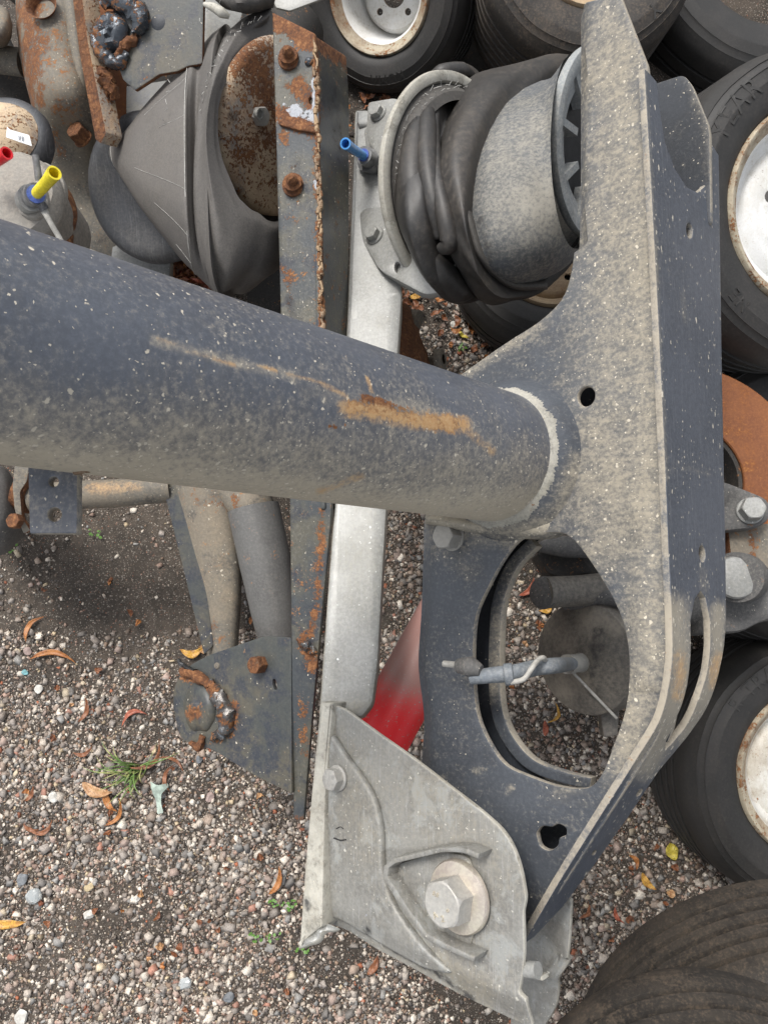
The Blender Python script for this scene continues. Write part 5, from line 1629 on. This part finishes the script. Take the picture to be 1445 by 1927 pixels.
# rusty casting behind the pale beam
rc = thing('rusty_bracket', P(790, 640, 0.15), 'dark rusty bracket with a protruding bolt, tucked behind the pale beam', 'bracket')
loft('casting', [(765, 575, 700, 585, .22, 735, 570, .29), (778, 590, 700, 620, .22, 740, 600, .30), (792, 640, 690, 650, .22, 745, 640, .30), (812, 690, 690, 700, .21, 750, 690, .29), (812, 740, 690, 740, .20, 750, 740, .27)], M['rust'], rc, 28, 6, nz=0.004, nzs=40)
tube('bolt_shank', [P(800, 682, .22), P(822, 678, .24)], 0.009, M['steel_tan'], rc, 20, 2)
lathe('bolt_head', [(0.0085, 0.012), (0.017, 0.012), (0.019, 0.008), (0.019, 0), (0.010, 0), (0.0085, 0.004)], P(822, 678, .235), (Vector((1, 0, 0.45))), M['steel_tan'], rc, 28, 30)
tube('bushing', [P(765, 598, .24), P(788, 602, .25)], 0.016, M['steel_tan'], rc, 24, 2)

# ------------------------------------------------------------------ top left heap
arm = thing('cast_arm', P(150, 250, 0.2), 'big tan brown cast arm at the top left with one rusty bolt', 'steel arm')
loft('body', [(25, -60, 150, -60, .36, 90, -60, .45), (30, 10, 155, 10, .36, 95, 10, .45), (38, 100, 165, 95, .35, 100, 95, .44), (58, 190, 185, 180, .34, 120, 180, .425), (80, 290, 235, 250, .27, 150, 270, .35), (98, 400, 270, 350, .20, 190, 370, .27), (120, 520, 290, 450, .17, 220, 480, .235)],
     M['steel_tan'], arm, 44, 8, power=0.8, nz=0.002, nzs=25, splats=[('rust', [(55, 20), (65, 180)], 60, 0.6), ('rust', [(130, 40), (110, 280)], 50, 0.3), ('dust', [(110, 60), (130, 200)], 50, 0.3)])
loft('rib', [(100, -40, 150, -40, .42, 125, -40, .455), (118, 60, 160, 60, .41, 140, 60, .445), (130, 160, 175, 155, .38, 155, 160, .42), (140, 240, 182, 236, .33, 160, 240, .37)], M['steel_tan'], arm, 20, 6, nz=0.002)
lathe('recess', [(0.024, 0.008), (0.020, 0.004), (0.016, -0.006), (0, -0.01)], P(82, 15, .452), Vector((0, -.1, 1)), M['rust'], arm, 28, 50, splats=[('rust', [(82, 15)], 40, 0.9)])
bolt('bolt', P(158, 262, .365), Vector((-0.35, 0.1, 1)), 0.026, 0.020, M['rust'], arm, 0.016)
pbr = thing('rusty_angle', P(170, 130, 0.3), 'long thin rusty angle iron standing upright in the top left heap', 'angle iron')
seg_plate('flange', ((140, 0, .50), (190, 260, .44), (150, 0, .505), [(134, -30, 2), (152, -30, 2), (166, 80, 5), (200, 250, 3), (190, 270, 2), (180, 262, 2), (150, 100, 5)]), 0.03, [M['rust'], M['rust_pale']], pbr, bevel=0.001, grid=0.008)
seg_plate('face', ((160, 10, .47), (240, 200, .41), (230, 0, .45), [(152, -30, 2), (250, -30, 2), (240, 100, 5), (238, 235, 5), (232, 262, 3), (202, 250, 3), (168, 90, 5)]), 0.008, [M['rust_disc'], M['rust']], pbr, grid=0.01)
tcb = thing('cut_bracket', P(290, 80, 0.4), 'torch cut dark steel bracket with shiny melted blob at the top left', 'bracket')
TP = Plane.through((230, 30, .50), (380, 10, .52), (260, 160, .47))
slab('plate', TP, [(215, -30, 3), (384, -30, 3), (381, 120, 4), (355, 124, 4), (335, 134, 3), (300, 140, 3), (285, 150, 3), (255, 170, 3), (232, 150, 3), (225, 130, 3), (210, 100, 5)], 0.008, [M['steel_dark'], M['rust']], tcb, grid=0.007, holes=[],
     splats=[('rust', [(225, 110), (260, 60), (280, 40)], 22, 0.6), ('rust', [(240, 160), (300, 138)], 12, 0.4), ('rust', [(235, 0), (270, 5)], 14, 0.4), ('dust', [(310, 50), (360, 70)], 60, 0.2)])
lathe('worn_spot', [(0, 0.0012), (0.008, 0.001), (0.011, 0)], TP.pt(298, 42), TP.N, M['paint_dark'], tcb, 24, 60)
lathe('boss', [(0, 0.016), (0.008, 0.018), (0.012, 0.013), (0.020, 0.014), (0.025, 0.008), (0.030, 0)], TP.pt(210, 62), TP.N + Vector((-.15, 0, 0)), M['melt'], tcb, 32, 60, wob=lambda a, r, h: mnoise.noise(Vector((math.cos(a) * 2, math.sin(a) * 2, h * 60))) * 0.006 + mnoise.noise(Vector((a * 3, h * 200, 2))) * 0.003)
blob('melted_edge', [(196, 15), (215, 5), (240, 12), (262, 25), (268, 50), (252, 65)], [.006, .012, .014, .015, .012, .005], TP, M['melt'], tcb, 0.006, 0.75)
blob('melted_edge', [(180, 70), (190, 95), (208, 115), (228, 120), (240, 100)], [.006, .010, .010, .009, .005], TP, M['melt'], tcb, 0.004, 0.7)
blob('melted_edge', [(188, 128), (196, 150), (206, 172), (212, 185)], [.010, .012, .010, .004], TP, M['rust'], tcb, -0.006, 1.2)
blob('melted_edge', [(225, 110), (240, 88), (258, 70)], [.006, .007, .004], TP, M['rust'], tcb, 0.004, 1.0)

fl = thing('pale_channel', P(400, 60, 0.3), 'pale grey galvanised channel end between the cut bracket and the grey bellows', 'steel channel')
seg_plate('face', ((385, 0, .42), (440, 60, .40), (390, 90, .42), [(384, -30, 3), (470, -30, 3), (450, 50, 3), (400, 100, 3), (386, 104, 3)]), 0.01, [M['galv_dirty'], M['galv_dirty']], fl, grid=0.01, splats=[('dust', [(395, 0), (395, 90)], 10, 0.5)])
seg_plate('lower_face', ((225, 170, .30), (300, 165, .30), (245, 225, .30), [(222, 165, 3), (320, 150, 3), (330, 190, 3), (290, 215, 3), (240, 236, 3), (232, 200, 3)]), 0.01, [M['steel_dark'], M['steel_dark']], fl, grid=0.01)
fb = thing('torn_felt', P(440, 10, 0.45), 'torn dark grey felt mat with frayed white edge at the top edge', 'mat')
loft('mat', [(385, -30, 430, 18, .50, 400, -5, .53), (430, -60, 450, 22, .50, 440, -5, .55), (490, -60, 480, 24, .49, 488, -10, .54), (530, -60, 515, 14, .48, 522, -20, .52)], M['rubber_cord'], fb, 24, 8, nz=0.004, nzs=60)
tube('frayed_edge', [P(385, 8, .53), P(402, 14, .535), P(418, 24, .535), P(432, 32, .53)], [0.003, 0.006, 0.007, 0.003], M['galv_edge'], fb, 14, 8)
sh = thing('pale_sheet', P(590, 0, 0.3), 'small strip of pale sheet metal at the top edge above the rusty channel', 'sheet metal')
seg_plate('sheet', ((520, 10, .40), (600, 0, .40), (540, 20, .40), [(500, -30, 3), (640, -30, 3), (610, -4, 3), (545, 20, 3), (520, 14, 3)]), 0.004, [M['galv_dirty'], M['galv_edge']], sh)
sg = thing('steel_plate', P(258, 500, 0.2), 'pale steel bracket foot showing between the black piston and the axle tube', 'steel plate')
seg_plate('plate', ((210, 460, .24), (320, 480, .24), (230, 520, .24), [(214, 452, 5), (322, 486, 5), (318, 540, 5), (205, 520, 5)]), 0.02, [M['galv_dirty'], M['galv_edge']], sg, grid=0.01)
# far-left pipe stub and knuckle
st = thing('pipe_stub', P(10, 110, 0.3), 'grey brown pipe stub entering at the left edge beside the cast arm', 'pipe')
tube('pipe', [P(-60, 105, .33), P(0, 112, .33), P(45, 118, .33)], 0.0225, M['steel_tan'], st, 28, 3)
kn = thing('knuckle', P(0, 50, 0.35), 'brown steel knuckle at the top left corner', 'casting')
loft('casting', [(-60, 0, -60, 95, .38, -60, 50, .44), (-10, 5, -10, 92, .38, -10, 50, .44), (14, 20, 12, 86, .38, 14, 50, .43), (24, 45, 22, 72, .38, 24, 58, .40)], M['steel_tan'], kn, 24, 6, nz=0.003, nzs=40)
kd = thing('dark_casting', P(90, 360, 0.3), 'rusty curved hook beneath the yellow capped chamber at the left', 'casting')
tube('hook', [P(95, 340, .50), P(118, 365, .50), P(128, 400, .49), P(120, 440, .48), P(118, 480, .47)], [0.008, 0.011, 0.013, 0.014, 0.014], M['rust'], kd, 18, 8)

# left chamber with the yellow and red caps
lc = thing('brake_chamber', P(20, 380, 0.4), 'pale mud covered chamber carrying a yellow and a red plastic cap', 'brake chamber')
c0 = P(22, 372, .545)
lathe('housing', [(0, 0.018), (0.02, 0.017), (0.045, 0.012), (0.058, 0.010), (0.064, 0.0), (0.0655, -0.006), (0.0655, -0.016), (0.062, -0.022), (0.062, -0.12)], c0, Vector((0.02, -0.10, 1)), M['chamber_pale'], lc, 80, 40,
      wob=lambda a, r, h: mnoise.noise(Vector((math.cos(a) * 4, math.sin(a) * 4, h * 90 + r * 60))) * 0.0018)
slab('mount_ear', Plane(c0 - Vector((0, 0, 0.012)), Vector((0.05, -0.05, 1))), [(80, 300, 10), (108, 315, 14), (124, 345, 14), (122, 380, 10), (100, 400, 8), (88, 440, 5), (40, 440, 5)], 0.016, [M['chamber_pale'], M['chamber_pale']], lc, bevel=0.004, grid=0.01)
dm = thing('rusty_dome', P(20, 230, 0.35), 'pale orange rusted dome with a black clamp band and white tag', 'brake chamber')
dcz = circle_pose(5, 262, 84, 92, 0, 0.070, True)
lathe('dome', [(0, 0.030), (0.025, 0.028), (0.045, 0.018), (0.056, 0.002)], P(2, 258, .46), Vector((0, 0, 1)), M['rust_pale'], dm, 60, 60, wob=lambda a, r, h: mnoise.noise(Vector((math.cos(a) * 4, math.sin(a) * 4, h * 60))) * 0.0015)
lathe('clamp_band', [(0.054, 0.006), (0.060, 0.006), (0.068, 0.0), (0.072, -0.012), (0.068, -0.03), (0.05, -0.03)], P(2, 258, .455), Vector((0, 0, 1)), M['piston_black'], dm, 60, 40)
pt = Plane(P(38, 255, .497), Vector((0.25, -0.1, 1)))
tg = slab('paper_tag', pt, [(14, 238, 1), (20, 244, 1), (56, 254, 3), (61, 275, 1), (40, 268, 1), (12, 258, 1)], 0.0008, [M['paper'], M['paper']], dm, bevel=0.0002)
for k, (x0, y0, x1, y1) in enumerate(((36, 255, 36.5, 263), (39, 256, 38.5, 264), (42, 256, 43, 265), (45, 258, 45.5, 266))):
    tube('tag_print', [pt.off(.0004).pt(x0, y0), pt.off(.0004).pt(x1, y1)], 0.0005, M['ink'], tg, 5, 1)
zb = 0.566
slab('port_boss', Plane(P(58, 372, zb - .006), Vector((0, -.05, 1))), [(22, 360, 10), (40, 342, 10), (85, 345, 10), (92, 385, 12), (70, 412, 12), (38, 405, 12)], 0.012, [M['chamber_pale'], M['chamber_pale']], lc, bevel=0.003, grid=0.006,
     disp=lambda x, y: 0.0018 * np.sin(x / 4.0) * np.sin(y / 5.0))
tube('fitting_collar', [P(54, 378, zb - .004), P(60, 372, zb + .012)], 0.0165, M['galv_dirty'], lc, 28, 2)
tube('fitting', [P(60, 372, zb + .010), P(68, 365, zb + .028)], 0.0135, M['fitting_grey'], lc, 32, 2)
tube('seal_ring', [P(67, 366, zb + .026), P(69, 365, zb + .0305)], 0.0108, M['blue_ring'], lc, 28, 2)
tube('yellow_cap', [P(70, 364, zb + .029), P(88, 344, zb + .055), P(103, 325, zb + .075)], [0.0070, 0.0072, 0.0086], M['yellow_plastic'], lc, 24, 5, hollow=0.02)
tube('red_cap', [P(-30, 318, zb + .03), P(-4, 302, zb + .055), P(14, 288, zb + .07)], [0.0065, 0.0067, 0.0078], M['red_plastic'], lc, 24, 5, hollow=0.02)
tube('hose_barb', [P(74, 340, .60), P(70, 310, .61), P(67, 292, .615)], [.0045, .0042, .004], M['fitting_grey'], lc, 14, 3)
tube('release_cable', [P(80, 388, .585), P(92, 412, .58), P(108, 440, .57), P(125, 470, .56)], [.0052, .0036, .0036, .0036], M['wire_pale'], lc, 12, 4)
tube('cable_stop', [P(78, 384, .59), P(85, 395, .585)], 0.0062, M['piston_black'], lc, 8, 2)

# black filler shapes added underneath so the gaps in the heap stay dark
u1 = thing('gap_filler_plate', P(470, 560, 0.1), 'added black filler plate that darkens the gap below the grey bellows', 'steel plate')
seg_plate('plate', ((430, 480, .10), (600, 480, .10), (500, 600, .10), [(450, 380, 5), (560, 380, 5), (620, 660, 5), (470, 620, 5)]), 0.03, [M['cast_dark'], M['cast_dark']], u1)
u2 = thing('gap_filler_beam', P(200, 200, 0.1), 'added black filler beams that darken the gaps under the top left heap', 'axle')
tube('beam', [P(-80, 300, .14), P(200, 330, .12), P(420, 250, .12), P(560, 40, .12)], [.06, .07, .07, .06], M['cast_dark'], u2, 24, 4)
tube('filler_cross_beam', [P(60, -60, .12), P(300, 120, .14), P(330, 420, .10)], [.08, .08, .07], M['cast_dark'], u2, 24, 4)
u4 = thing('gap_filler_beam', P(0, 150, 0.1), 'added black filler beam that darkens the gap at the left edge', 'steel beam')
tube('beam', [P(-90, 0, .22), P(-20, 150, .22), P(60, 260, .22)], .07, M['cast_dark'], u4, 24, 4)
tube('filler_cross_beam', [P(420, -60, .2), P(440, 60, .2), P(330, 150, .2), P(240, 190, .2)], .06, M['cast_dark'], u4, 24, 4)
u3 = thing('gap_filler_drum', P(640, 60, 0.1), 'added black filler drum that darkens the gap between the top edge wheels', 'drum')
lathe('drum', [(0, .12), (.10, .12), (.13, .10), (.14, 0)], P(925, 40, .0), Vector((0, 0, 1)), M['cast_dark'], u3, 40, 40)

# ------------------------------------------------------------------ leaves, grass, scraps
def leaf_mesh(L, W, curl, twist, fold=0.3, seed=0):
    r = random.Random(seed)
    n = 12
    V = []
    ph = r.uniform(0, 6)
    for i in range(n + 1):
        t = i / n
        w = W * (math.sin(math.pi * t ** 0.8) ** 0.8) / 2 + 0.0004
        x = (t - 0.5) * L
        bend = curl * L * (t - 0.5) ** 2 * 4
        lift = 0.003 + 0.10 * L * abs(t - 0.5) * (0.6 + 0.4 * math.sin(ph)) + 0.0012 * math.sin(t * 14 + ph)
        for k in (-1, -0.5, 0, 0.5, 1):
            a = twist * (t - 0.5)
            y = k * w * math.cos(a)
            z = abs(k) * w * fold + k * w * math.sin(a)
            V.append((x, y + bend, lift + z + 0.0006 * math.sin(9 * t + 3 * k + ph)))
    F = []
    for i in range(n):
        for k in range(4):
            a = i * 5 + k
            F.append((a, a + 1, a + 6, a + 5))
    me = mesh_from('leaf', V, F)
    return me


def leaf_mat(name, c1, c2):
    m, nt, b = new_mat(name)
    g = NB(nt)
    tc = g.node('ShaderNodeTexCoord').outputs['Object']
    n = g.noise(tc, 130, 6, 0.7)
    c = g.mix(g.step(n, 0.35, 0.68), c1, c2)
    c = g.mix(g.step(g.noise(tc, 400, 3), 0.62, 0.72), c, tuple(v * 0.4 for v in c1))
    nt.links.new(c, b.inputs['Base Color'])
    b.inputs['Roughness'].default_value = 0.5
    return m


LM = {'orange': leaf_mat('orange_leaf', (0.42, 0.17, 0.045), (0.28, 0.10, 0.03)), 'brown': leaf_mat('brown_leaf', (0.26, 0.10, 0.04), (0.14, 0.05, 0.022)),
      'gold': leaf_mat('golden_leaf', (0.60, 0.34, 0.06), (0.42, 0.2, 0.05)), 'yellow': leaf_mat('yellow_leaf', (0.62, 0.50, 0.06), (0.50, 0.40, 0.07)),
      'red': leaf_mat('red_leaf', (0.40, 0.11, 0.055), (0.22, 0.06, 0.035)), 'buff': leaf_mat('buff_leaf', (0.50, 0.30, 0.15), (0.34, 0.17, 0.07))}


def leaf(px, py, L, W, ang, curl, col, label=None, group=None, twist=0.8, fold=0.35, z=0.004, seed=None):
    p = P(px, py, z)
    me = leaf_mesh(L, W, curl, twist, fold, seed if seed is not None else int(px * 7 + py))
    # solid: a leaf has two sides and a little thickness
    me.materials.append(LM[col])
    o = bpy.data.objects.new('fallen_leaf', me)
    COL.objects.link(o)
    sm = o.modifiers.new('thickness', 'SOLIDIFY')
    sm.thickness = 0.0004
    me.shade_smooth()
    o.location = (p.x, p.y, gz(p.x, p.y) + z)
    o.rotation_euler = (random.uniform(-.15, .15), random.uniform(-.12, .12), math.radians(ang))
    if label:
        tag(o, label, 'leaf', group)
    return o


G_ = 'dry leaves lying on the gravel'
for a in [(58, 1178, .055, .009, 60, -.25, 'orange', 'curved orange leaf on the gravel at the left, uppermost of the long ones'),
          (105, 1227, .085, .010, -5, -.20, 'orange', 'long thin orange leaf curling like a smile on the left gravel'),
          (166, 1338, .045, .008, 75, .22, 'brown', 'short brown curled leaf standing nearly upright left of the torch cut gusset'),
          (250, 1340, .050, .009, 25, -.35, 'red', 'red brown hooked leaf just left of the torch cut gusset'),
          (20, 1738, .060, .014, 3, .05, 'gold', 'broad golden orange leaf at the left edge near the bottom'),
          (185, 1490, .060, .018, -15, .15, 'buff', 'pale tan crumpled leaf left of the grass tuft'),
          (205, 1510, .045, .012, -60, .2, 'orange', 'tan leaf leaning on the left foot of the grass tuft'),
          (290, 1435, .070, .008, 45, .35, 'brown', 'brown leaf arching over the top right of the grass tuft'),
          (312, 1460, .050, .007, 80, -.3, 'brown', 'dark brown curl right of the grass tuft'),
          (330, 1430, .055, .005, -30, -.2, 'brown', 'narrow brown leaf pointing from the grass tuft towards the gusset'),
          (225, 1535, .055, .007, 60, .3, 'orange', 'orange sliver below the grass tuft'),
          (160, 1420, .035, .007, 20, .3, 'brown', 'small brown scrap of leaf above left of the grass tuft'),
          (88, 1565, .040, .008, 30, .3, 'brown', 'small dark brown curl below left of the tan leaf'),
          (60, 1562, .035, .006, -15, .2, 'brown', 'thin brown leaf bit near the left edge below the tan leaf'),
          (62, 1495, .03, .007, 60, .2, 'brown', 'tiny brown leaf near the left edge beside the grass tuft'),
          (1262, 1602, .030, .022, -75, .05, 'yellow', 'bright yellow leaf on the gravel left of the lower right wheel'),
          (1215, 1660, .036, .012, -50, .15, 'gold', 'orange brown leaf between the blue flange tip and the worn tyres'),
          (1197, 1618, .028, .008, -65, -.3, 'orange', 'small curled orange leaf just above the orange brown one near the flange tip'),
          (1280, 1460, .035, .010, -60, .2, 'gold', 'golden leaf touching the lower right wheel'),
          (1025, 1370, .028, .010, 88, .05, 'red', 'coral red leaf on the gravel seen through the oval window'),
          (1048, 1345, .040, .006, 70, .4, 'gold', 'thin golden leaf right of the coral red one in the window'),
          (995, 1110, .045, .010, 50, .2, 'red', 'rust red leaf at the top of the oval window'),
          (1010, 1135, .040, .007, -40, .3, 'orange', 'orange leaf beside the rubber pin cap in the window'),
          (1030, 1150, .03, .009, 30, .3, 'gold', 'yellow gold leaf tucked against the round chamber'),
          (782, 560, .025, .012, 5, .0, 'gold', 'small orange leaf on the gravel right of the pale beam'),
          (870, 632, .030, .007, -40, .1, 'yellow', 'small yellow leaf on the gravel left of the tan rimmed wheel'),
          (890, 620, .045, .012, -50, .1, 'orange', 'orange leaf against the tyre beneath the black bellows'),
          (525, 1660, .05, .010, 70, .2, 'orange', 'orange brown leaf beside the lower left edge of the silver bracket'),
          (705, 1815, .035, .012, 60, .1, 'brown', 'brown leaf poking out under the silver bracket'),
          (1105, 1715, .03, .007, 60, .3, 'brown', 'brown curl right of the rear silver plate'),
          (1160, 1725, .03, .007, -60, .2, 'red', 'dark red leaf between the silver bracket and the worn tyres'),
          (365, 1232, .045, .014, 10, .3, 'gold', 'golden curled leaf under the top corner of the gusset')]:
    leaf(*a[:7], label=a[7], group=G_)

# leaf litter no one could count
lv, lf, lc_ = [], [], []


def litter(name, spots, n, label, cols, zmax=0.05, rad=0.08, Ls=(0.02, 0.05)):
    V, F, Mi = [], [], []
    for i in range(n):
        c = random.choice(spots)
        a, r = random.uniform(0, 6.28), rad * math.sqrt(random.random())
        p = c + Vector((math.cos(a) * r, math.sin(a) * r, random.uniform(0, zmax)))
        me = leaf_mesh(random.uniform(*Ls), random.uniform(.006, .014), random.uniform(-.4, .4), random.uniform(-2, 2), random.uniform(.1, .6), i)
        Rm = Matrix.Rotation(random.uniform(0, 6.28), 4, 'Z') @ Matrix.Rotation(random.uniform(-.7, .7), 4, 'X') @ Matrix.Rotation(random.uniform(-.6, .6), 4, 'Y')
        n0 = len(V)
        V += [tuple(p + Rm @ v.co) for v in me.vertices]
        F += [tuple(k + n0 for k in q.vertices) for q in me.polygons]
        Mi += [random.randrange(len(cols))] * len(me.polygons)
        bpy.data.meshes.remove(me)
    me = mesh_from(name, V, F)
    for c in cols:
        me.materials.append(LM[c])
    me.polygons.foreach_set('material_index', Mi)
    me.shade_smooth()
    o = bpy.data.objects.new(name, me)
    COL.objects.link(o)
    tag(o, label, 'leaf litter', kind='stuff')


litter('leaf_litter', [P(345, 515, .16), P(385, 535, .16), P(330, 500, .16)], 150, 'heap of brown curled leaves caught under the grey bellows', ['brown', 'orange', 'brown', 'red'], 0.03, 0.05)
litter('leaf_litter', [P(670, 200, .01), P(668, 175, .01), P(780, 590, .005), P(905, 640, .005)], 60, 'dead leaves scattered in the gaps near the top edge wheels', ['brown', 'brown', 'orange'], 0.01, 0.07, (0.012, 0.03))
sc_ = [P(random.uniform(0, 560), random.uniform(1050, 1920), .004) for _ in range(60)] + [P(random.uniform(940, 1140), random.uniform(1080, 1450), .004) for _ in range(16)] + [P(random.uniform(1080, 1420), random.uniform(1480, 1800), .004) for _ in range(24)]
litter('leaf_crumbs', sc_, 60, 'crumbs of dry leaf spread thinly over the gravel', ['brown', 'brown', 'orange', 'buff'], 0.002, 0.05, (0.006, 0.018))

# grass tuft
gm, gnt, gb = new_mat('grass_blade')
g = NB(gnt)
tc = g.node('ShaderNodeTexCoord').outputs['Object']
gnt.links.new(g.mix(g.step(g.noise(tc, 30, 3), .4, .6), (0.12, 0.20, 0.05), (0.36, 0.36, 0.14)), gb.inputs['Base Color'])
gb.inputs['Roughness'].default_value = 0.5
gc = P(262, 1450, 0.0)
gt = thing('grass_tuft', gc, 'small tuft of green grass growing through the gravel at the lower left', 'grass')
for k in range(30):
    a = random.choice([random.uniform(140, 260), random.uniform(170, 290), random.uniform(0, 360)])
    a = math.radians(a)
    L = random.uniform(.02, .085)
    kink = random.uniform(-.9, .9)
    h = random.uniform(.012, .045)
    d = Vector((math.cos(a), math.sin(a), 0))
    s = Vector((-d.y, d.x, 0)) * random.uniform(.0009, .0018)
    V = []
    n = 7
    st_ = gc + Vector((random.uniform(-.012, .012), random.uniform(-.012, .012), 0))
    for i in range(n + 1):
        t = i / n
        c = st_ + d * (L * t) + Vector((-d.y, d.x, 0)) * (L * kink * t * t * 0.5) + Vector((0, 0, h * math.sin(math.pi * min(1, t * .75)) + .003))
        w = (1 - t ** 2) + 0.05
        V += [c - s * w, c + s * w + Vector((0, 0, .0004)), ]
    F = [(2 * i, 2 * i + 1, 2 * i + 3, 2 * i + 2) for i in range(n)]
    me = mesh_from('grass_blade', V, F)
    o = fin('grass_blade', me, gm, gt, 180)
    md = o.modifiers.new('thickness', 'SOLIDIFY')
    md.thickness = 0.0003
# small weeds
wv, wf = [], []
for (px, py) in ((570, 1780), (600, 1735), (545, 1700), (182, 1005), (25, 1035), (515, 1760), (480, 1762), (870, 655), (520, 1695), (505, 362)):
    z = 0.003 if (px, py) != (505, 362) else 0.5
    if z > 0.1:
        continue
    c = P(px, py, z)
    for j in range(9):
        q = c + Vector((random.uniform(-.012, .012), random.uniform(-.010, .010), random.uniform(.002, .008)))
        a = random.uniform(0, 6.28)
        u = Vector((math.cos(a), math.sin(a), random.uniform(-.3, .4))) * random.uniform(.002, .0045)
        v = Vector((-math.sin(a), math.cos(a), random.uniform(-.3, .4))) * random.uniform(.0015, .0035)
        n0 = len(wv)
        wv += [q - u, q + v, q + u, q - v, q + Vector((0, 0, -.0006))]
        wf += [(n0, n0 + 1, n0 + 2, n0 + 3), (n0, n0 + 3, n0 + 4), (n0 + 3, n0 + 2, n0 + 4)]
wm_, wnt, wb = new_mat('weed_green')
wb.inputs['Base Color'].default_value = (0.10, 0.22, 0.035, 1)
wo_ = fin('weeds', mesh_from('weeds', wv, wf), wm_, None, 0)
tag(wo_, 'tiny bright green weeds sprouting between the stones', 'weeds', kind='stuff')
# pale green plastic scrap
ps = thing('plastic_scrap', P(297, 1495, 0), 'pale green Y shaped plastic scrap on the gravel right of the grass tuft', 'litter')
mp = plain('pale_green_plastic', (0.33, 0.40, 0.34), 0.5)
slab('scrap', Plane(P(297, 1495, .014), Vector((0.1, 0.1, 1))), [(283, 1470, 3), (296, 1478, 5), (316, 1474, 3), (318, 1480, 3), (304, 1494, 5), (303, 1512, 5), (308, 1530, 3), (296, 1532, 3), (294, 1508, 5), (286, 1488, 4)], 0.0012, [mp, mp], ps, bevel=0.0003, grid=0.003,
     disp=lambda x, y: 0.003 * np.sin((x - 283) / 9.0) * np.cos((y - 1470) / 14.0))
# larger single stones and glass chips that stand out
gl, gnt2, gb2 = new_mat('clear_glass_chip')
gb2.inputs['Base Color'].default_value = (0.75, 0.8, 0.8, 1)
gb2.inputs['Roughness'].default_value = 0.08
gb2.inputs['Transmission Weight'].default_value = 0.6
sm_ = {'white': plain('white_stone', (0.55, 0.53, 0.48), 0.7, var=.2, bump=.4, scale=60), 'grey': plain('grey_stone', (0.17, 0.18, 0.19), 0.7, var=.25, bump=.4, scale=60), 'glass': gl,
       'buff': plain('buff_stone', (0.50, 0.40, 0.24), 0.7, var=.2, bump=.4, scale=60), 'pink': plain('pink_stone', (0.36, 0.27, 0.24), 0.7, var=.2, bump=.4, scale=60), 'teal': plain('teal_chip', (0.16, 0.36, 0.38), 0.5)}
for (px, py, r, kind, lab) in ((62, 1690, .017, 'glass', 'clear chip of broken glass on the gravel near the left edge'), (168, 1720, .013, 'white', 'largest cream white pebble on the bottom left gravel'),
                               (167, 1671, .010, 'buff', 'yellowish pebble above the cream white one'), (347, 1853, .012, 'glass', 'glassy pale chip on the bottom gravel left of the silver bracket'),
                               (72, 1297, .009, 'white', 'white pebble left of the upright brown leaf'), (43, 1655, .010, 'grey', 'flat blue grey stone above the broken glass'),
                               (101, 1500, .010, 'white', 'white chip left of the tan leaf'), (258, 1690, .009, 'white', 'white chip in the middle of the bottom gravel'),
                               (430, 1875, .011, 'grey', 'grey stone at the bottom edge left of the silver bracket'), (47, 1265, .008, 'teal', 'tiny teal blue chip on the left gravel'),
                               (375, 1430, .009, 'grey', 'grey pebble under the lower edge of the gusset'), (40, 1915, .014, 'white', 'whitish slab of stone at the bottom left corner'),
                               (55, 1225, .008, 'pink', 'pinkish pebble above the teal chip'), (1210, 1730 - 60, .007, 'white', 'white chip right of the flange tip'),
                               (855, 608, .011, 'white', 'bright white stone on the gravel above the tube'), (852, 645, .010, 'pink', 'pale pink stone on the gravel above the tube'), (395, 1500, .009, 'pink', 'pink stone right of the green plastic scrap')):
    p = P(px, py, .004)
    bm = bmesh.new()
    bmesh.ops.create_icosphere(bm, subdivisions=3, radius=r)
    sd = px * 0.37
    sx, sy = random.uniform(.7, 1.2), random.uniform(.6, 1.1)
    ang = random.uniform(0, 3)
    cuts = [(Vector((random.gauss(0, 1), random.gauss(0, 1), random.gauss(0, 1))).normalized(), r * random.uniform(.55, .85)) for _ in range(9)]
    for v in bm.verts:
        for (nn2, dd) in cuts:
            k = v.co.dot(nn2) - dd
            if k > 0:
                v.co -= nn2 * k
        v.co += Vector(mnoise.noise_vector(v.co * 90 + Vector((sd, 0, 0)))) * r * 0.06
        v.co = Matrix.Rotation(ang, 3, 'Z') @ Vector((v.co.x * sx, v.co.y * sy, v.co.z * .5))
    me = bpy.data.meshes.new('pebble')
    bm.to_mesh(me)
    bm.free()
    me.materials.append(sm_[kind])
    o = bpy.data.objects.new('pebble' if kind not in ('glass', 'teal') else 'glass_chip', me)
    COL.objects.link(o)
    o.location = (p.x, p.y, gz(p.x, p.y) + .003)
    tag(o, lab, 'stone' if kind not in ('glass', 'teal') else 'glass chip', 'stones that stand out on the gravel')
